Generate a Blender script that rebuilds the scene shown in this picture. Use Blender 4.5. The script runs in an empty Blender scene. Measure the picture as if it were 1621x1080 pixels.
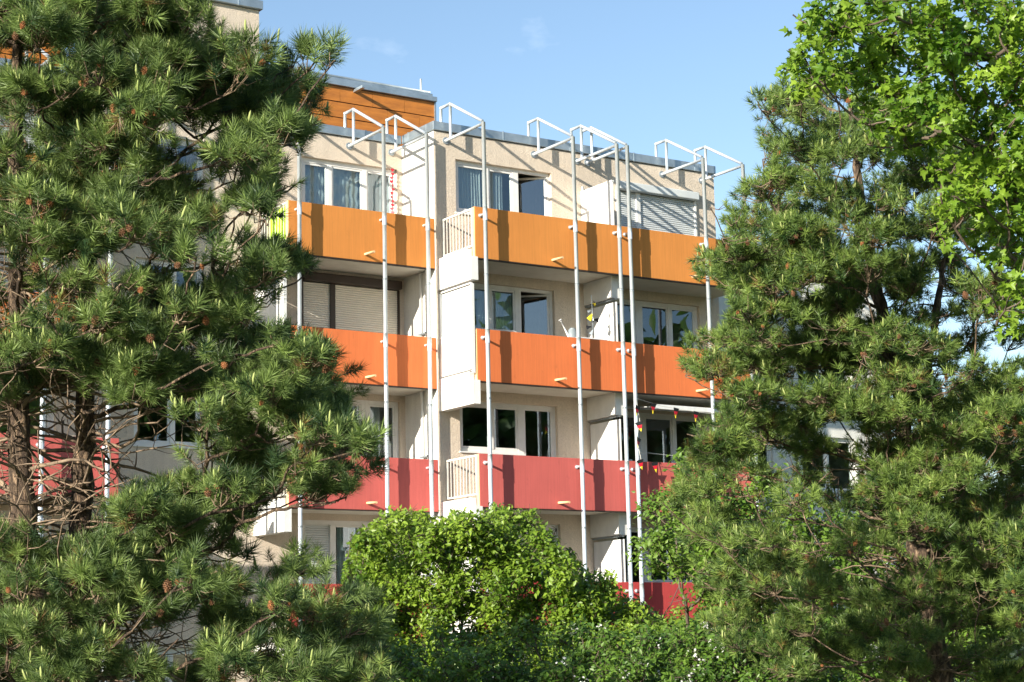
import bpy, math, random
import numpy as np
from mathutils import Vector, Matrix

random.seed(7)
rng = np.random.default_rng(7)
C = bpy.context.scene.collection
S = bpy.context.scene

# ------------------------------------------------------------------ camera, sky, sun, exposure
FPX = 2944.8                                    # focal length in pixels of the 1621 px wide photograph
YAW, PITCH, ROLL = 0.584363, 0.169706, -0.0222604
def view_axes():
    c, s = math.cos(YAW), math.sin(YAW)
    fw = Vector((s*math.cos(PITCH), c*math.cos(PITCH), math.sin(PITCH)))
    r = Vector((c, -s, 0)); u = r.cross(fw)
    return math.cos(ROLL)*r + math.sin(ROLL)*u, -math.sin(ROLL)*r + math.cos(ROLL)*u, fw
VR, VU, VF = view_axes()
cam_d = bpy.data.cameras.new('camera'); cam = bpy.data.objects.new('camera', cam_d); C.objects.link(cam)
cam.matrix_world = Matrix(((VR.x, VU.x, -VF.x, 0), (VR.y, VU.y, -VF.y, 0), (VR.z, VU.z, -VF.z, 0), (0, 0, 0, 1)))
cam_d.sensor_width = 36; cam_d.lens = FPX/1621*36
cam_d.clip_start = 0.1; cam_d.clip_end = 6000
S.camera = cam
nVR, nVU, nVF = [np.array(v) for v in (VR, VU, VF)]
def P(px, py, d):
    """the place that lies d metres ahead in the direction of a point of the photograph"""
    return (nVF + nVR*(px-810.5)/FPX - nVU*(py-540)/FPX)*d

SUN_TRAVEL = Vector((0.943, 0.334, -0.330)).normalized()
sd = -SUN_TRAVEL
w = bpy.data.worlds.new('World'); S.world = w; w.use_nodes = True
nt = w.node_tree; bg = nt.nodes['Background']
sky = nt.nodes.new('ShaderNodeTexSky'); sky.sky_type = 'NISHITA'; sky.sun_disc = False
sky.sun_elevation = math.asin(sd.z); sky.sun_rotation = math.atan2(sd.x, sd.y)
sky.altitude = 200; sky.air_density = 1.05; sky.dust_density = 0.3; sky.ozone_density = 1.7
bg.inputs['Strength'].default_value = 0.105
# thin fair-weather wisps, all round the sky
tc = nt.nodes.new('ShaderNodeTexCoord'); mp = nt.nodes.new('ShaderNodeMapping'); mp.inputs['Scale'].default_value = (1.6, 1.6, 5.0)
mp.inputs['Location'].default_value = (0.35, 0.2, 0.1)
nz = nt.nodes.new('ShaderNodeTexNoise'); nz.inputs['Scale'].default_value = 2.2; nz.inputs['Detail'].default_value = 8; nz.inputs['Roughness'].default_value = 0.6
rp = nt.nodes.new('ShaderNodeMapRange'); rp.inputs['From Min'].default_value = 0.60; rp.inputs['From Max'].default_value = 0.82
rp.inputs['To Max'].default_value = 0.28
mx = nt.nodes.new('ShaderNodeMix'); mx.data_type = 'RGBA'
nt.links.new(tc.outputs['Generated'], mp.inputs['Vector']); nt.links.new(mp.outputs['Vector'], nz.inputs['Vector'])
cl_dir = nt.nodes.new('ShaderNodeVectorMath'); cl_dir.operation = 'DISTANCE'; cv = Vector(P(855, 22, 1.0)).normalized(); cl_dir.inputs[1].default_value = cv
nt.links.new(tc.outputs['Generated'], cl_dir.inputs[0])
cm_ = nt.nodes.new('ShaderNodeMapRange'); cm_.inputs['From Min'].default_value = 0.0; cm_.inputs['From Max'].default_value = 0.034; cm_.inputs['To Min'].default_value = 0.12; cm_.inputs['To Max'].default_value = 0.0
nt.links.new(cl_dir.outputs['Value'], cm_.inputs['Value'])
nz2 = nt.nodes.new('ShaderNodeTexNoise'); nz2.inputs['Scale'].default_value = 45; nz2.inputs['Detail'].default_value = 6; nt.links.new(tc.outputs['Generated'], nz2.inputs['Vector'])
sm = nt.nodes.new('ShaderNodeMath'); sm.operation = 'MULTIPLY_ADD'; sm.inputs[1].default_value = 1.6; nt.links.new(cm_.outputs['Result'], sm.inputs[0])
nm = nt.nodes.new('ShaderNodeMath'); nm.operation = 'MULTIPLY_ADD'; nm.inputs[1].default_value = 0.25; nt.links.new(nz2.outputs['Fac'], nm.inputs[0]); nt.links.new(nz.outputs['Fac'], nm.inputs[2])
nm2 = nt.nodes.new('ShaderNodeMath'); nm2.operation = 'SUBTRACT'; nm2.inputs[1].default_value = 0.125; nt.links.new(nm.outputs[0], nm2.inputs[0])
nt.links.new(nm2.outputs[0], sm.inputs[2])
nt.links.new(sm.outputs[0], rp.inputs['Value']); nt.links.new(rp.outputs['Result'], mx.inputs['Factor'])
nt.links.new(sky.outputs['Color'], mx.inputs['A']); mx.inputs['B'].default_value = (8.5, 9.0, 9.6, 1)
nt.links.new(mx.outputs['Result'], bg.inputs['Color'])
sl = bpy.data.lights.new('sun', 'SUN'); sl.energy = 5.0; sl.angle = math.radians(0.5); sl.color = (1.0, 0.93, 0.80)
so = bpy.data.objects.new('sun', sl); C.objects.link(so)
so.rotation_euler = SUN_TRAVEL.to_track_quat('-Z', 'Y').to_euler()
S.view_settings.view_transform = 'Standard'; S.view_settings.look = 'None'; S.view_settings.gamma = 1
S.view_settings.use_curve_mapping = False
S.view_settings.exposure = 1.0
S.render.engine = 'CYCLES'
S.cycles.max_bounces = 8; S.cycles.transparent_max_bounces = 12; S.cycles.diffuse_bounces = 3

GZ = -1.7                                       # ground level, the camera being at z = 0

# ------------------------------------------------------------------ materials
def new_mat(name):
    m = bpy.data.materials.new(name); m.use_nodes = True
    return m, m.node_tree, m.node_tree.nodes['Principled BSDF']
def N(t, kind, **kw):
    n = t.nodes.new(kind)
    for k, v in kw.items():
        if k in n.inputs: n.inputs[k].default_value = v
        else: setattr(n, k, v)
    return n
def surf_mat(name, col, col2=None, rough=0.7, scale=6.0, bump=0.0, bscale=60.0, metal=0.0, stretch=(1, 1, 1), lo=0.35, hi=0.65, spec=0.4):
    m, t, p = new_mat(name)
    col2 = col2 or tuple(c*0.86 for c in col)
    tcn = N(t, 'ShaderNodeTexCoord'); mpn = N(t, 'ShaderNodeMapping'); mpn.inputs['Scale'].default_value = stretch
    t.links.new(tcn.outputs['Object'], mpn.inputs['Vector'])
    n1 = N(t, 'ShaderNodeTexNoise', Scale=scale, Detail=6.0, Roughness=0.6)
    t.links.new(mpn.outputs['Vector'], n1.inputs['Vector'])
    r = N(t, 'ShaderNodeValToRGB'); r.color_ramp.elements[0].position = lo; r.color_ramp.elements[1].position = hi
    r.color_ramp.elements[0].color = (*col2, 1); r.color_ramp.elements[1].color = (*col, 1)
    t.links.new(n1.outputs['Fac'], r.inputs['Fac']); t.links.new(r.outputs['Color'], p.inputs['Base Color'])
    p.inputs['Roughness'].default_value = rough; p.inputs['Metallic'].default_value = metal
    p.inputs['Specular IOR Level'].default_value = spec
    if bump:
        n2 = N(t, 'ShaderNodeTexNoise', Scale=bscale, Detail=3.0, Roughness=0.7)
        t.links.new(tcn.outputs['Object'], n2.inputs['Vector'])
        b = N(t, 'ShaderNodeBump', Strength=1.0, Distance=bump)
        t.links.new(n2.outputs['Fac'], b.inputs['Height']); t.links.new(b.outputs['Normal'], p.inputs['Normal'])
    return m
def render_mat(name, col, streak=0.75, bump=0.02):
    """roughcast wall: grainy bump, faint rain streaks and blotches"""
    m, t, p = new_mat(name)
    tcn = N(t, 'ShaderNodeTexCoord')
    mpn = N(t, 'ShaderNodeMapping'); mpn.inputs['Scale'].default_value = (3.0, 3.0, 0.25)
    t.links.new(tcn.outputs['Object'], mpn.inputs['Vector'])
    st = N(t, 'ShaderNodeTexNoise', Scale=3.0, Detail=7.0, Roughness=0.65); t.links.new(mpn.outputs['Vector'], st.inputs['Vector'])
    bl = N(t, 'ShaderNodeTexNoise', Scale=1.1, Detail=5.0, Roughness=0.6); t.links.new(tcn.outputs['Object'], bl.inputs['Vector'])
    gr = N(t, 'ShaderNodeTexNoise', Scale=30.0, Detail=4.0, Roughness=0.75); t.links.new(tcn.outputs['Object'], gr.inputs['Vector'])
    a = N(t, 'ShaderNodeMath', operation='ADD'); t.links.new(st.outputs['Fac'], a.inputs[0]); t.links.new(bl.outputs['Fac'], a.inputs[1])
    r = N(t, 'ShaderNodeValToRGB'); r.color_ramp.elements[0].position = 0.62; r.color_ramp.elements[1].position = 1.08
    r.color_ramp.elements[0].color = (*[c*streak for c in col], 1); r.color_ramp.elements[1].color = (*col, 1)
    ms = N(t, 'ShaderNodeMath', operation='MULTIPLY'); ms.inputs[1].default_value = 0.85
    t.links.new(a.outputs[0], ms.inputs[0]); t.links.new(ms.outputs[0], r.inputs['Fac'])
    g2 = N(t, 'ShaderNodeMapRange'); g2.inputs['From Min'].default_value = 0.3; g2.inputs['From Max'].default_value = 0.7
    g2.inputs['To Min'].default_value = 0.86; g2.inputs['To Max'].default_value = 1.07
    t.links.new(gr.outputs['Fac'], g2.inputs['Value'])
    mm = N(t, 'ShaderNodeVectorMath', operation='MULTIPLY'); t.links.new(r.outputs['Color'], mm.inputs[0]); t.links.new(g2.outputs['Result'], mm.inputs[1])
    t.links.new(mm.outputs['Vector'], p.inputs['Base Color'])
    p.inputs['Roughness'].default_value = 0.9; p.inputs['Specular IOR Level'].default_value = 0.2
    b = N(t, 'ShaderNodeBump', Strength=1.0, Distance=bump)
    t.links.new(gr.outputs['Fac'], b.inputs['Height']); t.links.new(b.outputs['Normal'], p.inputs['Normal'])
    return m
def glass_mat():
    m, t, p = new_mat('window_glass')
    out = t.nodes['Material Output']; t.nodes.remove(p)
    tr = N(t, 'ShaderNodeBsdfTransparent'); tr.inputs['Color'].default_value = (0.78, 0.84, 0.84, 1)
    gl = N(t, 'ShaderNodeBsdfGlossy'); gl.inputs['Roughness'].default_value = 0.0; gl.inputs['Color'].default_value = (0.80, 0.90, 1.0, 1)
    tcn = N(t, 'ShaderNodeTexCoord'); nn = N(t, 'ShaderNodeTexNoise', Scale=1.6, Detail=1.0); t.links.new(tcn.outputs['Object'], nn.inputs['Vector'])
    b = N(t, 'ShaderNodeBump', Strength=0.12, Distance=0.006); t.links.new(nn.outputs['Fac'], b.inputs['Height']); t.links.new(b.outputs['Normal'], gl.inputs['Normal'])
    fr = N(t, 'ShaderNodeFresnel', IOR=2.3)
    mxs = N(t, 'ShaderNodeMixShader'); ge = N(t, 'ShaderNodeNewGeometry'); iv = N(t, 'ShaderNodeMath', operation='SUBTRACT'); iv.inputs[0].default_value = 1.0
    t.links.new(ge.outputs['Backfacing'], iv.inputs[1]); mu = N(t, 'ShaderNodeMath', operation='MULTIPLY')
    t.links.new(iv.outputs[0], mu.inputs[0]); t.links.new(fr.outputs['Fac'], mu.inputs[1]); t.links.new(mu.outputs[0], mxs.inputs['Fac'])
    t.links.new(tr.outputs[0], mxs.inputs[1]); t.links.new(gl.outputs[0], mxs.inputs[2]); t.links.new(mxs.outputs[0], out.inputs['Surface'])
    return m
def thin_mat(name, col, trans=0.4, see=0.0, tint=0.0, rough=0.8, col2=None, attr=None, spec=0.3):
    """leaf, needle or cloth: diffuse plus light let through; attr names a per-piece colour value"""
    m, t, p = new_mat(name)
    out = t.nodes['Material Output']
    p.inputs['Roughness'].default_value = rough; p.inputs['Specular IOR Level'].default_value = spec
    tl = N(t, 'ShaderNodeBsdfTranslucent')
    mxs = N(t, 'ShaderNodeMixShader', Fac=trans)
    t.links.new(p.outputs[0], mxs.inputs[1]); t.links.new(tl.outputs[0], mxs.inputs[2])
    if attr:
        at = N(t, 'ShaderNodeAttribute', attribute_name=attr)
        r = N(t, 'ShaderNodeValToRGB'); r.color_ramp.elements[0].color = (*col, 1); r.color_ramp.elements[1].color = (*col2, 1)
        if tint:
            e = r.color_ramp.elements.new(0.93); e.color = (*col2, 1); r.color_ramp.elements[-1].color = (*tint, 1)
        t.links.new(at.outputs['Fac'], r.inputs['Fac'])
        t.links.new(r.outputs['Color'], p.inputs['Base Color']); t.links.new(r.outputs['Color'], tl.inputs['Color'])
    else:
        p.inputs['Base Color'].default_value = (*col, 1); tl.inputs['Color'].default_value = (*col, 1)
    last = mxs
    if see:
        tr = N(t, 'ShaderNodeBsdfTransparent'); m2 = N(t, 'ShaderNodeMixShader', Fac=see)
        t.links.new(mxs.outputs[0], m2.inputs[1]); t.links.new(tr.outputs[0], m2.inputs[2]); last = m2
    t.links.new(last.outputs[0], out.inputs['Surface'])
    return m
def bark_mat(name, dark, light, scale=14.0, bump=0.03):
    m, t, p = new_mat(name)
    tcn = N(t, 'ShaderNodeTexCoord'); mpn = N(t, 'ShaderNodeMapping'); mpn.inputs['Scale'].default_value = (1, 1, 0.35)
    t.links.new(tcn.outputs['Object'], mpn.inputs['Vector'])
    v = N(t, 'ShaderNodeTexVoronoi', Scale=scale); v.feature = 'DISTANCE_TO_EDGE'
    n = N(t, 'ShaderNodeTexNoise', Scale=scale*0.8, Detail=8.0, Roughness=0.7)
    t.links.new(mpn.outputs['Vector'], n.inputs['Vector'])
    ad = N(t, 'ShaderNodeVectorMath', operation='MULTIPLY_ADD'); ad.inputs[1].default_value = (0.12,)*3
    t.links.new(n.outputs['Color'], ad.inputs[0]); t.links.new(mpn.outputs['Vector'], ad.inputs[2])
    t.links.new(ad.outputs['Vector'], v.inputs['Vector'])
    mr = N(t, 'ShaderNodeMapRange'); mr.inputs['From Max'].default_value = 0.35
    t.links.new(v.outputs['Distance'], mr.inputs['Value'])
    mu = N(t, 'ShaderNodeMath', operation='MULTIPLY'); t.links.new(mr.outputs['Result'], mu.inputs[0]); t.links.new(n.outputs['Fac'], mu.inputs[1])
    r = N(t, 'ShaderNodeValToRGB'); r.color_ramp.elements[0].color = (*dark, 1); r.color_ramp.elements[1].color = (*light, 1)
    r.color_ramp.elements[1].position = 0.55
    t.links.new(mu.outputs[0], r.inputs['Fac']); t.links.new(r.outputs['Color'], p.inputs['Base Color'])
    p.inputs['Roughness'].default_value = 0.9
    b = N(t, 'ShaderNodeBump', Strength=1.0, Distance=bump); t.links.new(mu.outputs[0], b.inputs['Height']); t.links.new(b.outputs['Normal'], p.inputs['Normal'])
    return m

M = {}
M['beige'] = render_mat('beige_roughcast', (0.72, 0.61, 0.49), 0.88)
M['white_wall'] = render_mat('white_wall_paint', (0.80, 0.78, 0.73), 0.86, 0.006)
M['soffit'] = surf_mat('balcony_soffit', (0.72, 0.68, 0.60), (0.62, 0.58, 0.50), rough=0.9, scale=1.5, bump=0.003)
M['panel_white'] = surf_mat('white_panel', (0.78, 0.78, 0.76), (0.66, 0.66, 0.64), rough=0.55, scale=3.0, stretch=(2, 2, 0.4), lo=0.25, hi=0.6)
M['beam_white'] = surf_mat('white_beam', (0.80, 0.79, 0.76), (0.70, 0.69, 0.66), rough=0.8, scale=3, bump=0.003)
def parapet_mat(name, col):
    """painted concrete: broad fading, fine run-off streaks and small stains"""
    m, t, p = new_mat(name)
    tcn = N(t, 'ShaderNodeTexCoord')
    def nz_(scale, st, det):
        mpn = N(t, 'ShaderNodeMapping'); mpn.inputs['Scale'].default_value = st; t.links.new(tcn.outputs['Object'], mpn.inputs['Vector'])
        n = N(t, 'ShaderNodeTexNoise', Scale=scale, Detail=det, Roughness=0.65); t.links.new(mpn.outputs['Vector'], n.inputs['Vector']); return n
    def mr_(src, a, b, c, d):
        q = N(t, 'ShaderNodeMapRange'); q.inputs['From Min'].default_value = a; q.inputs['From Max'].default_value = b
        q.inputs['To Min'].default_value = c; q.inputs['To Max'].default_value = d; t.links.new(src.outputs['Fac'], q.inputs['Value']); return q
    f1 = mr_(nz_(0.5, (1, 1, 1), 4.0), 0.3, 0.7, 0.92, 1.05)
    f2 = mr_(nz_(9.0, (3.0, 3.0, 0.12), 5.0), 0.35, 0.75, 1.03, 0.88)
    f3 = mr_(nz_(5.0, (1, 1, 0.6), 8.0), 0.62, 0.80, 1.0, 0.80)
    a = N(t, 'ShaderNodeMath', operation='MULTIPLY'); b = N(t, 'ShaderNodeMath', operation='MULTIPLY')
    t.links.new(f1.outputs[0], a.inputs[0]); t.links.new(f2.outputs[0], a.inputs[1]); t.links.new(a.outputs[0], b.inputs[0]); t.links.new(f3.outputs[0], b.inputs[1])
    v = N(t, 'ShaderNodeVectorMath', operation='SCALE'); v.inputs[0].default_value = col; t.links.new(b.outputs[0], v.inputs['Scale'])
    t.links.new(v.outputs['Vector'], p.inputs['Base Color']); p.inputs['Roughness'].default_value = 0.85; p.inputs['Specular IOR Level'].default_value = 0.25
    bb = N(t, 'ShaderNodeBump', Strength=1.0, Distance=0.003); g_ = nz_(45.0, (1, 1, 1), 3.0); t.links.new(g_.outputs['Fac'], bb.inputs['Height']); t.links.new(bb.outputs['Normal'], p.inputs['Normal'])
    return m
M['amber'] = parapet_mat('amber_paint', (0.64, 0.245, 0.058))
M['orange'] = parapet_mat('orange_paint', (0.71, 0.185, 0.060))
M['red'] = parapet_mat('rose_red_paint', (0.57, 0.125, 0.108))
M['darkred'] = parapet_mat('dark_red_paint', (0.50, 0.062, 0.060))
M['edge'] = surf_mat('pale_parapet_edge', (0.80, 0.55, 0.30), rough=0.8)
M['clad'] = surf_mat('ochre_cladding', (0.56, 0.20, 0.035), (0.40, 0.14, 0.028), rough=0.55, scale=3.0, stretch=(0.7, 1, 3), bump=0.002)
M['zinc'] = surf_mat('zinc_sheet', (0.50, 0.56, 0.60), (0.34, 0.40, 0.44), rough=0.42, scale=2.5, metal=0.75, bump=0.004, bscale=5)
M['tube'] = surf_mat('galvanised_tube', (0.60, 0.65, 0.68), (0.46, 0.51, 0.55), rough=0.42, scale=5, metal=0.25, stretch=(2, 2, 0.5))
M['coupler'] = surf_mat('grey_coupler', (0.34, 0.38, 0.41), rough=0.5, metal=0.4)
M['pvc'] = surf_mat('white_window_frame', (0.80, 0.79, 0.76), (0.70, 0.69, 0.66), rough=0.4, scale=3)
M['brown'] = surf_mat('dark_brown_metal', (0.045, 0.030, 0.022), rough=0.5)
M['shutter_grey'] = surf_mat('grey_shutter', (0.64, 0.67, 0.67), (0.56, 0.59, 0.60), rough=0.5, scale=1.5)
M['shutter_tan'] = surf_mat('tan_shutter', (0.84, 0.77, 0.65), (0.78, 0.71, 0.60), rough=0.6, scale=1.5)
M['rail'] = surf_mat('cream_rail_paint', (0.80, 0.78, 0.70), rough=0.5)
M['glass'] = glass_mat()
M['room'] = surf_mat('room_paint', (0.32, 0.28, 0.24), rough=0.9)
M['sheer'] = thin_mat('sheer_curtain', (0.80, 0.82, 0.84), trans=0.35, see=0.12)
M['concrete'] = surf_mat('grey_concrete', (0.36, 0.35, 0.33), (0.26, 0.25, 0.24), rough=0.9, scale=3, bump=0.004)
M['awning'] = surf_mat('awning_cloth', (0.66, 0.68, 0.66), rough=0.9)
M['black'] = surf_mat('black_plastic', (0.02, 0.02, 0.022), rough=0.5)
M['plas_grey'] = surf_mat('grey_plastic', (0.24, 0.28, 0.30), rough=0.5)
M['redpaint'] = surf_mat('red_foil', (0.62, 0.02, 0.04), rough=0.45)
M['yellow'] = surf_mat('yellow_foil', (0.85, 0.68, 0.03), rough=0.5)
M['lime'] = surf_mat('lime_cloth', (0.50, 0.80, 0.04), rough=0.8)
M['grass'] = surf_mat('lawn', (0.060, 0.095, 0.025), (0.040, 0.060, 0.018), rough=0.95, scale=0.8, bump=0.05, bscale=14)
M['hill'] = surf_mat('forest_slope', (0.055, 0.085, 0.045), (0.030, 0.055, 0.030), rough=1.0, scale=0.02, bump=4.0, bscale=0.08)
M['gravel'] = surf_mat('roof_gravel', (0.35, 0.33, 0.30), (0.22, 0.21, 0.19), rough=0.95, scale=30)
M['bark'] = bark_mat('pine_bark', (0.055, 0.035, 0.024), (0.40, 0.27, 0.17), 30.0, 0.02)
M['bark_far'] = bark_mat('pine_bark_broad', (0.06, 0.04, 0.028), (0.38, 0.26, 0.17), 16.0, 0.03)
M['twig'] = surf_mat('dry_branch', (0.30, 0.22, 0.15), (0.13, 0.09, 0.06), rough=0.9, scale=14, bump=0.003)
M['maple_bark'] = surf_mat('maple_bark', (0.16, 0.12, 0.09), (0.08, 0.06, 0.045), rough=0.9, scale=14, bump=0.006)
M['needle'] = thin_mat('pine_needles', (0.026, 0.062, 0.022), trans=0.24, attr='tint', col2=(0.280, 0.385, 0.100), tint=(0.17, 0.10, 0.035), rough=0.5, spec=0.45)
M['needle_far'] = thin_mat('pine_needles_olive', (0.030, 0.076, 0.020), trans=0.24, attr='tint', col2=(0.275, 0.385, 0.080), tint=(0.19, 0.12, 0.04), rough=0.5, spec=0.45)
M['shoot'] = thin_mat('pine_shoots', (0.30, 0.38, 0.10), trans=0.2, attr='tint', col2=(0.46, 0.50, 0.20), rough=0.8)
M['cone'] = surf_mat('pine_cone', (0.22, 0.10, 0.045), (0.08, 0.04, 0.02), rough=0.8, scale=90, bump=0.003)
M['cone_pollen'] = surf_mat('young_cone', (0.38, 0.15, 0.055), (0.20, 0.08, 0.03), rough=0.8, scale=120, bump=0.002)
M['maple'] = thin_mat('maple_leaves', (0.080, 0.190, 0.016), trans=0.48, attr='tint', col2=(0.330, 0.480, 0.050), rough=0.42, spec=0.5)
M['shrub'] = thin_mat('shrub_leaves', (0.060, 0.145, 0.012), trans=0.40, attr='tint', col2=(0.300, 0.430, 0.045), rough=0.42, tint=(0.30, 0.20, 0.10), spec=0.5)
M['shrub2'] = thin_mat('pale_shrub_leaves', (0.090, 0.190, 0.022), trans=0.40, attr='tint', col2=(0.230, 0.350, 0.055), rough=0.45, spec=0.4)
M['shrub3'] = thin_mat('dark_shrub_leaves', (0.045, 0.110, 0.016), trans=0.36, attr='tint', col2=(0.180, 0.310, 0.040), rough=0.42, spec=0.5)
M['petal'] = thin_mat('white_petals', (0.80, 0.80, 0.76), trans=0.3)

# ------------------------------------------------------------------ mesh helpers
class MB:
    def __init__(s): s.v = []; s.f = []; s.smooth = []
    def add(s, vs, fs, smooth=False):
        o = len(s.v); s.v += [tuple(map(float, v)) for v in vs]
        for f in fs: s.f.append(tuple(i+o for i in f)); s.smooth.append(smooth)
        return s
    def box(s, x0, x1, y0, y1, z0, z1):
        v = [(x, y, z) for x in (x0, x1) for y in (y0, y1) for z in (z0, z1)]
        return s.add(v, [(0, 1, 3, 2), (4, 6, 7, 5), (0, 4, 5, 1), (2, 3, 7, 6), (0, 2, 6, 4), (1, 5, 7, 3)])
    def tube(s, pts, r, n=10, caps=True):
        pts = [Vector(p) for p in pts]; rs = r if isinstance(r, (list, tuple)) else [r]*len(pts)
        vs = []; fs = []
        up = Vector((0, 0, 1))
        d0 = (pts[1]-pts[0]).normalized()
        if abs(d0.z) > 0.9: up = Vector((1, 0, 0))
        for i, p in enumerate(pts):
            d = (pts[min(i+1, len(pts)-1)] - pts[max(i-1, 0)]).normalized()
            a = d.cross(up).normalized(); b = d.cross(a).normalized()
            for k in range(n):
                t = 2*math.pi*k/n
                vs.append(p + (a*math.cos(t) + b*math.sin(t))*rs[i])
        for i in range(len(pts)-1):
            for k in range(n):
                k2 = (k+1) % n
                fs.append((i*n+k, i*n+k2, (i+1)*n+k2, (i+1)*n+k))
        s.add(vs, fs, True)
        if caps:
            o = len(s.v) - len(vs)
            s.f.append(tuple(o+k for k in range(n))); s.smooth.append(False)
            s.f.append(tuple(o+(len(pts)-1)*n+k for k in reversed(range(n)))); s.smooth.append(False)
        return s
    def build(s, name, mat, parent=None, bevel=0.0):
        me = bpy.data.meshes.new(name); me.from_pydata(s.v, [], s.f)
        me.polygons.foreach_set('use_smooth', s.smooth)
        me.materials.append(mat); me.update()
        o = bpy.data.objects.new(name, me); C.objects.link(o)
        if parent is not None: o.parent = parent
        if bevel:
            b = o.modifiers.new('bevel', 'BEVEL'); b.width = bevel; b.segments = 2; b.limit_method = 'ANGLE'
        return o
def inst(name, me, parent=None, mw=None):
    o = bpy.data.objects.new(name, me); C.objects.link(o)
    if parent is not None: o.parent = parent
    if mw is not None: o.matrix_basis = mw
    return o
def empty(name, loc=(0, 0, 0)):
    o = bpy.data.objects.new(name, None); C.objects.link(o); o.location = loc; return o
def tag(o, label=None, cat=None, group=None, kind=None):
    if label: o['label'] = label
    if cat: o['category'] = cat
    if group: o['group'] = group
    if kind: o['kind'] = kind
    return o
def tri_mesh(name, V, T, mat, parent=None, tint=None, kind='stuff'):
    """fast mesh from numpy: V (n,3), T (m,3), tint (n,)"""
    me = bpy.data.meshes.new(name)
    V = np.ascontiguousarray(V, dtype=np.float32); T = np.ascontiguousarray(T, dtype=np.int32)
    me.vertices.add(len(V)); me.vertices.foreach_set('co', V.ravel())
    me.loops.add(T.size); me.loops.foreach_set('vertex_index', T.ravel())
    me.polygons.add(len(T))
    me.polygons.foreach_set('loop_start', np.arange(0, T.size, 3, dtype=np.int32))
    me.update(calc_edges=True)
    if tint is not None:
        a = me.attributes.new('tint', 'FLOAT', 'POINT'); a.data.foreach_set('value', np.ascontiguousarray(tint, dtype=np.float32))
    me.materials.append(mat)
    o = bpy.data.objects.new(name, me); C.objects.link(o)
    if parent is not None: o.parent = parent
    if kind: o['kind'] = kind
    return o

# ------------------------------------------------------------------ ground and far land
g = MB(); g.add([(-2500, -2500, GZ), (2500, -2500, GZ), (2500, 2500, GZ), (-2500, 2500, GZ)], [(0, 1, 2, 3)])
tag(g.build('ground', M['grass']), 'flat green lawn around the apartment building', kind='structure')
hb = MB(); nx, ny = 60, 14
hv = []
for j in range(ny):
    for i in range(nx):
        x = 300 + i*45; y = 500 + j*55
        t = (j/(ny-1)); h = math.sin(t*math.pi*0.55)*(105 + 22*math.sin(i*0.35) + 12*math.sin(i*0.9+1) + 6*math.sin(i*2.1))
        hv.append((x, y, GZ - 1 + h*min(1, i/6)))
hb.add(hv, [(j*nx+i, j*nx+i+1, (j+1)*nx+i+1, (j+1)*nx+i) for j in range(ny-1) for i in range(nx-1)], True)
tag(hb.build('hill', M['hill']), 'distant wooded hill glimpsed between trees', kind='structure')

# ------------------------------------------------------------------ apartment building
FL = {1: 9.1, 2: 6.3, 3: 3.5, 4: 0.7, 5: -2.1}              # floor heights of the storeys, top storey first
BLD = empty('apartment_building', (21.7, 35.92, GZ)); BLD.location = (0, 0, 0)
tag(BLD, 'stepped apartment building with amber, orange and red balconies and flat roof', 'building')

def wall_grid(name, x0, x1, z0, z1, y, openings, mat, parent, thick=0.30, ends=True):
    """upright wall facing -Y with real openings and reveals"""
    m = MB()
    xs = sorted({x0, x1, *[v for o in openings for v in o[:2]]}); zs = sorted({z0, z1, *[v for o in openings for v in o[2:4]]})
    xs = [v for v in xs if x0 <= v <= x1]; zs = [v for v in zs if z0 <= v <= z1]
    def solid(i, j):
        if i < 0 or j < 0 or i >= len(xs)-1 or j >= len(zs)-1: return None
        cx, cz = (xs[i]+xs[i+1])/2, (zs[j]+zs[j+1])/2
        return not any(o[0] < cx < o[1] and o[2] < cz < o[3] for o in openings)
    y2 = y+thick
    for i in range(len(xs)-1):
        for j in range(len(zs)-1):
            a, b, c, d = xs[i], xs[i+1], zs[j], zs[j+1]
            if not solid(i, j): continue
            m.add([(a, y, c), (b, y, c), (b, y, d), (a, y, d)], [(0, 1, 2, 3)])
            m.add([(a, y2, c), (b, y2, c), (b, y2, d), (a, y2, d)], [(3, 2, 1, 0)])
            for (ii, jj, q) in ((i-1, j, [(a, y, c), (a, y2, c), (a, y2, d), (a, y, d)]), (i+1, j, [(b, y, c), (b, y2, c), (b, y2, d), (b, y, d)]),
                                (i, j-1, [(a, y, c), (b, y, c), (b, y2, c), (a, y2, c)]), (i, j+1, [(a, y, d), (b, y, d), (b, y2, d), (a, y2, d)])):
                s = solid(ii, jj)
                if s is False or (s is None and ends): m.add(q, [(0, 1, 2, 3)])
    return m.build(name, mat, parent)

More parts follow.
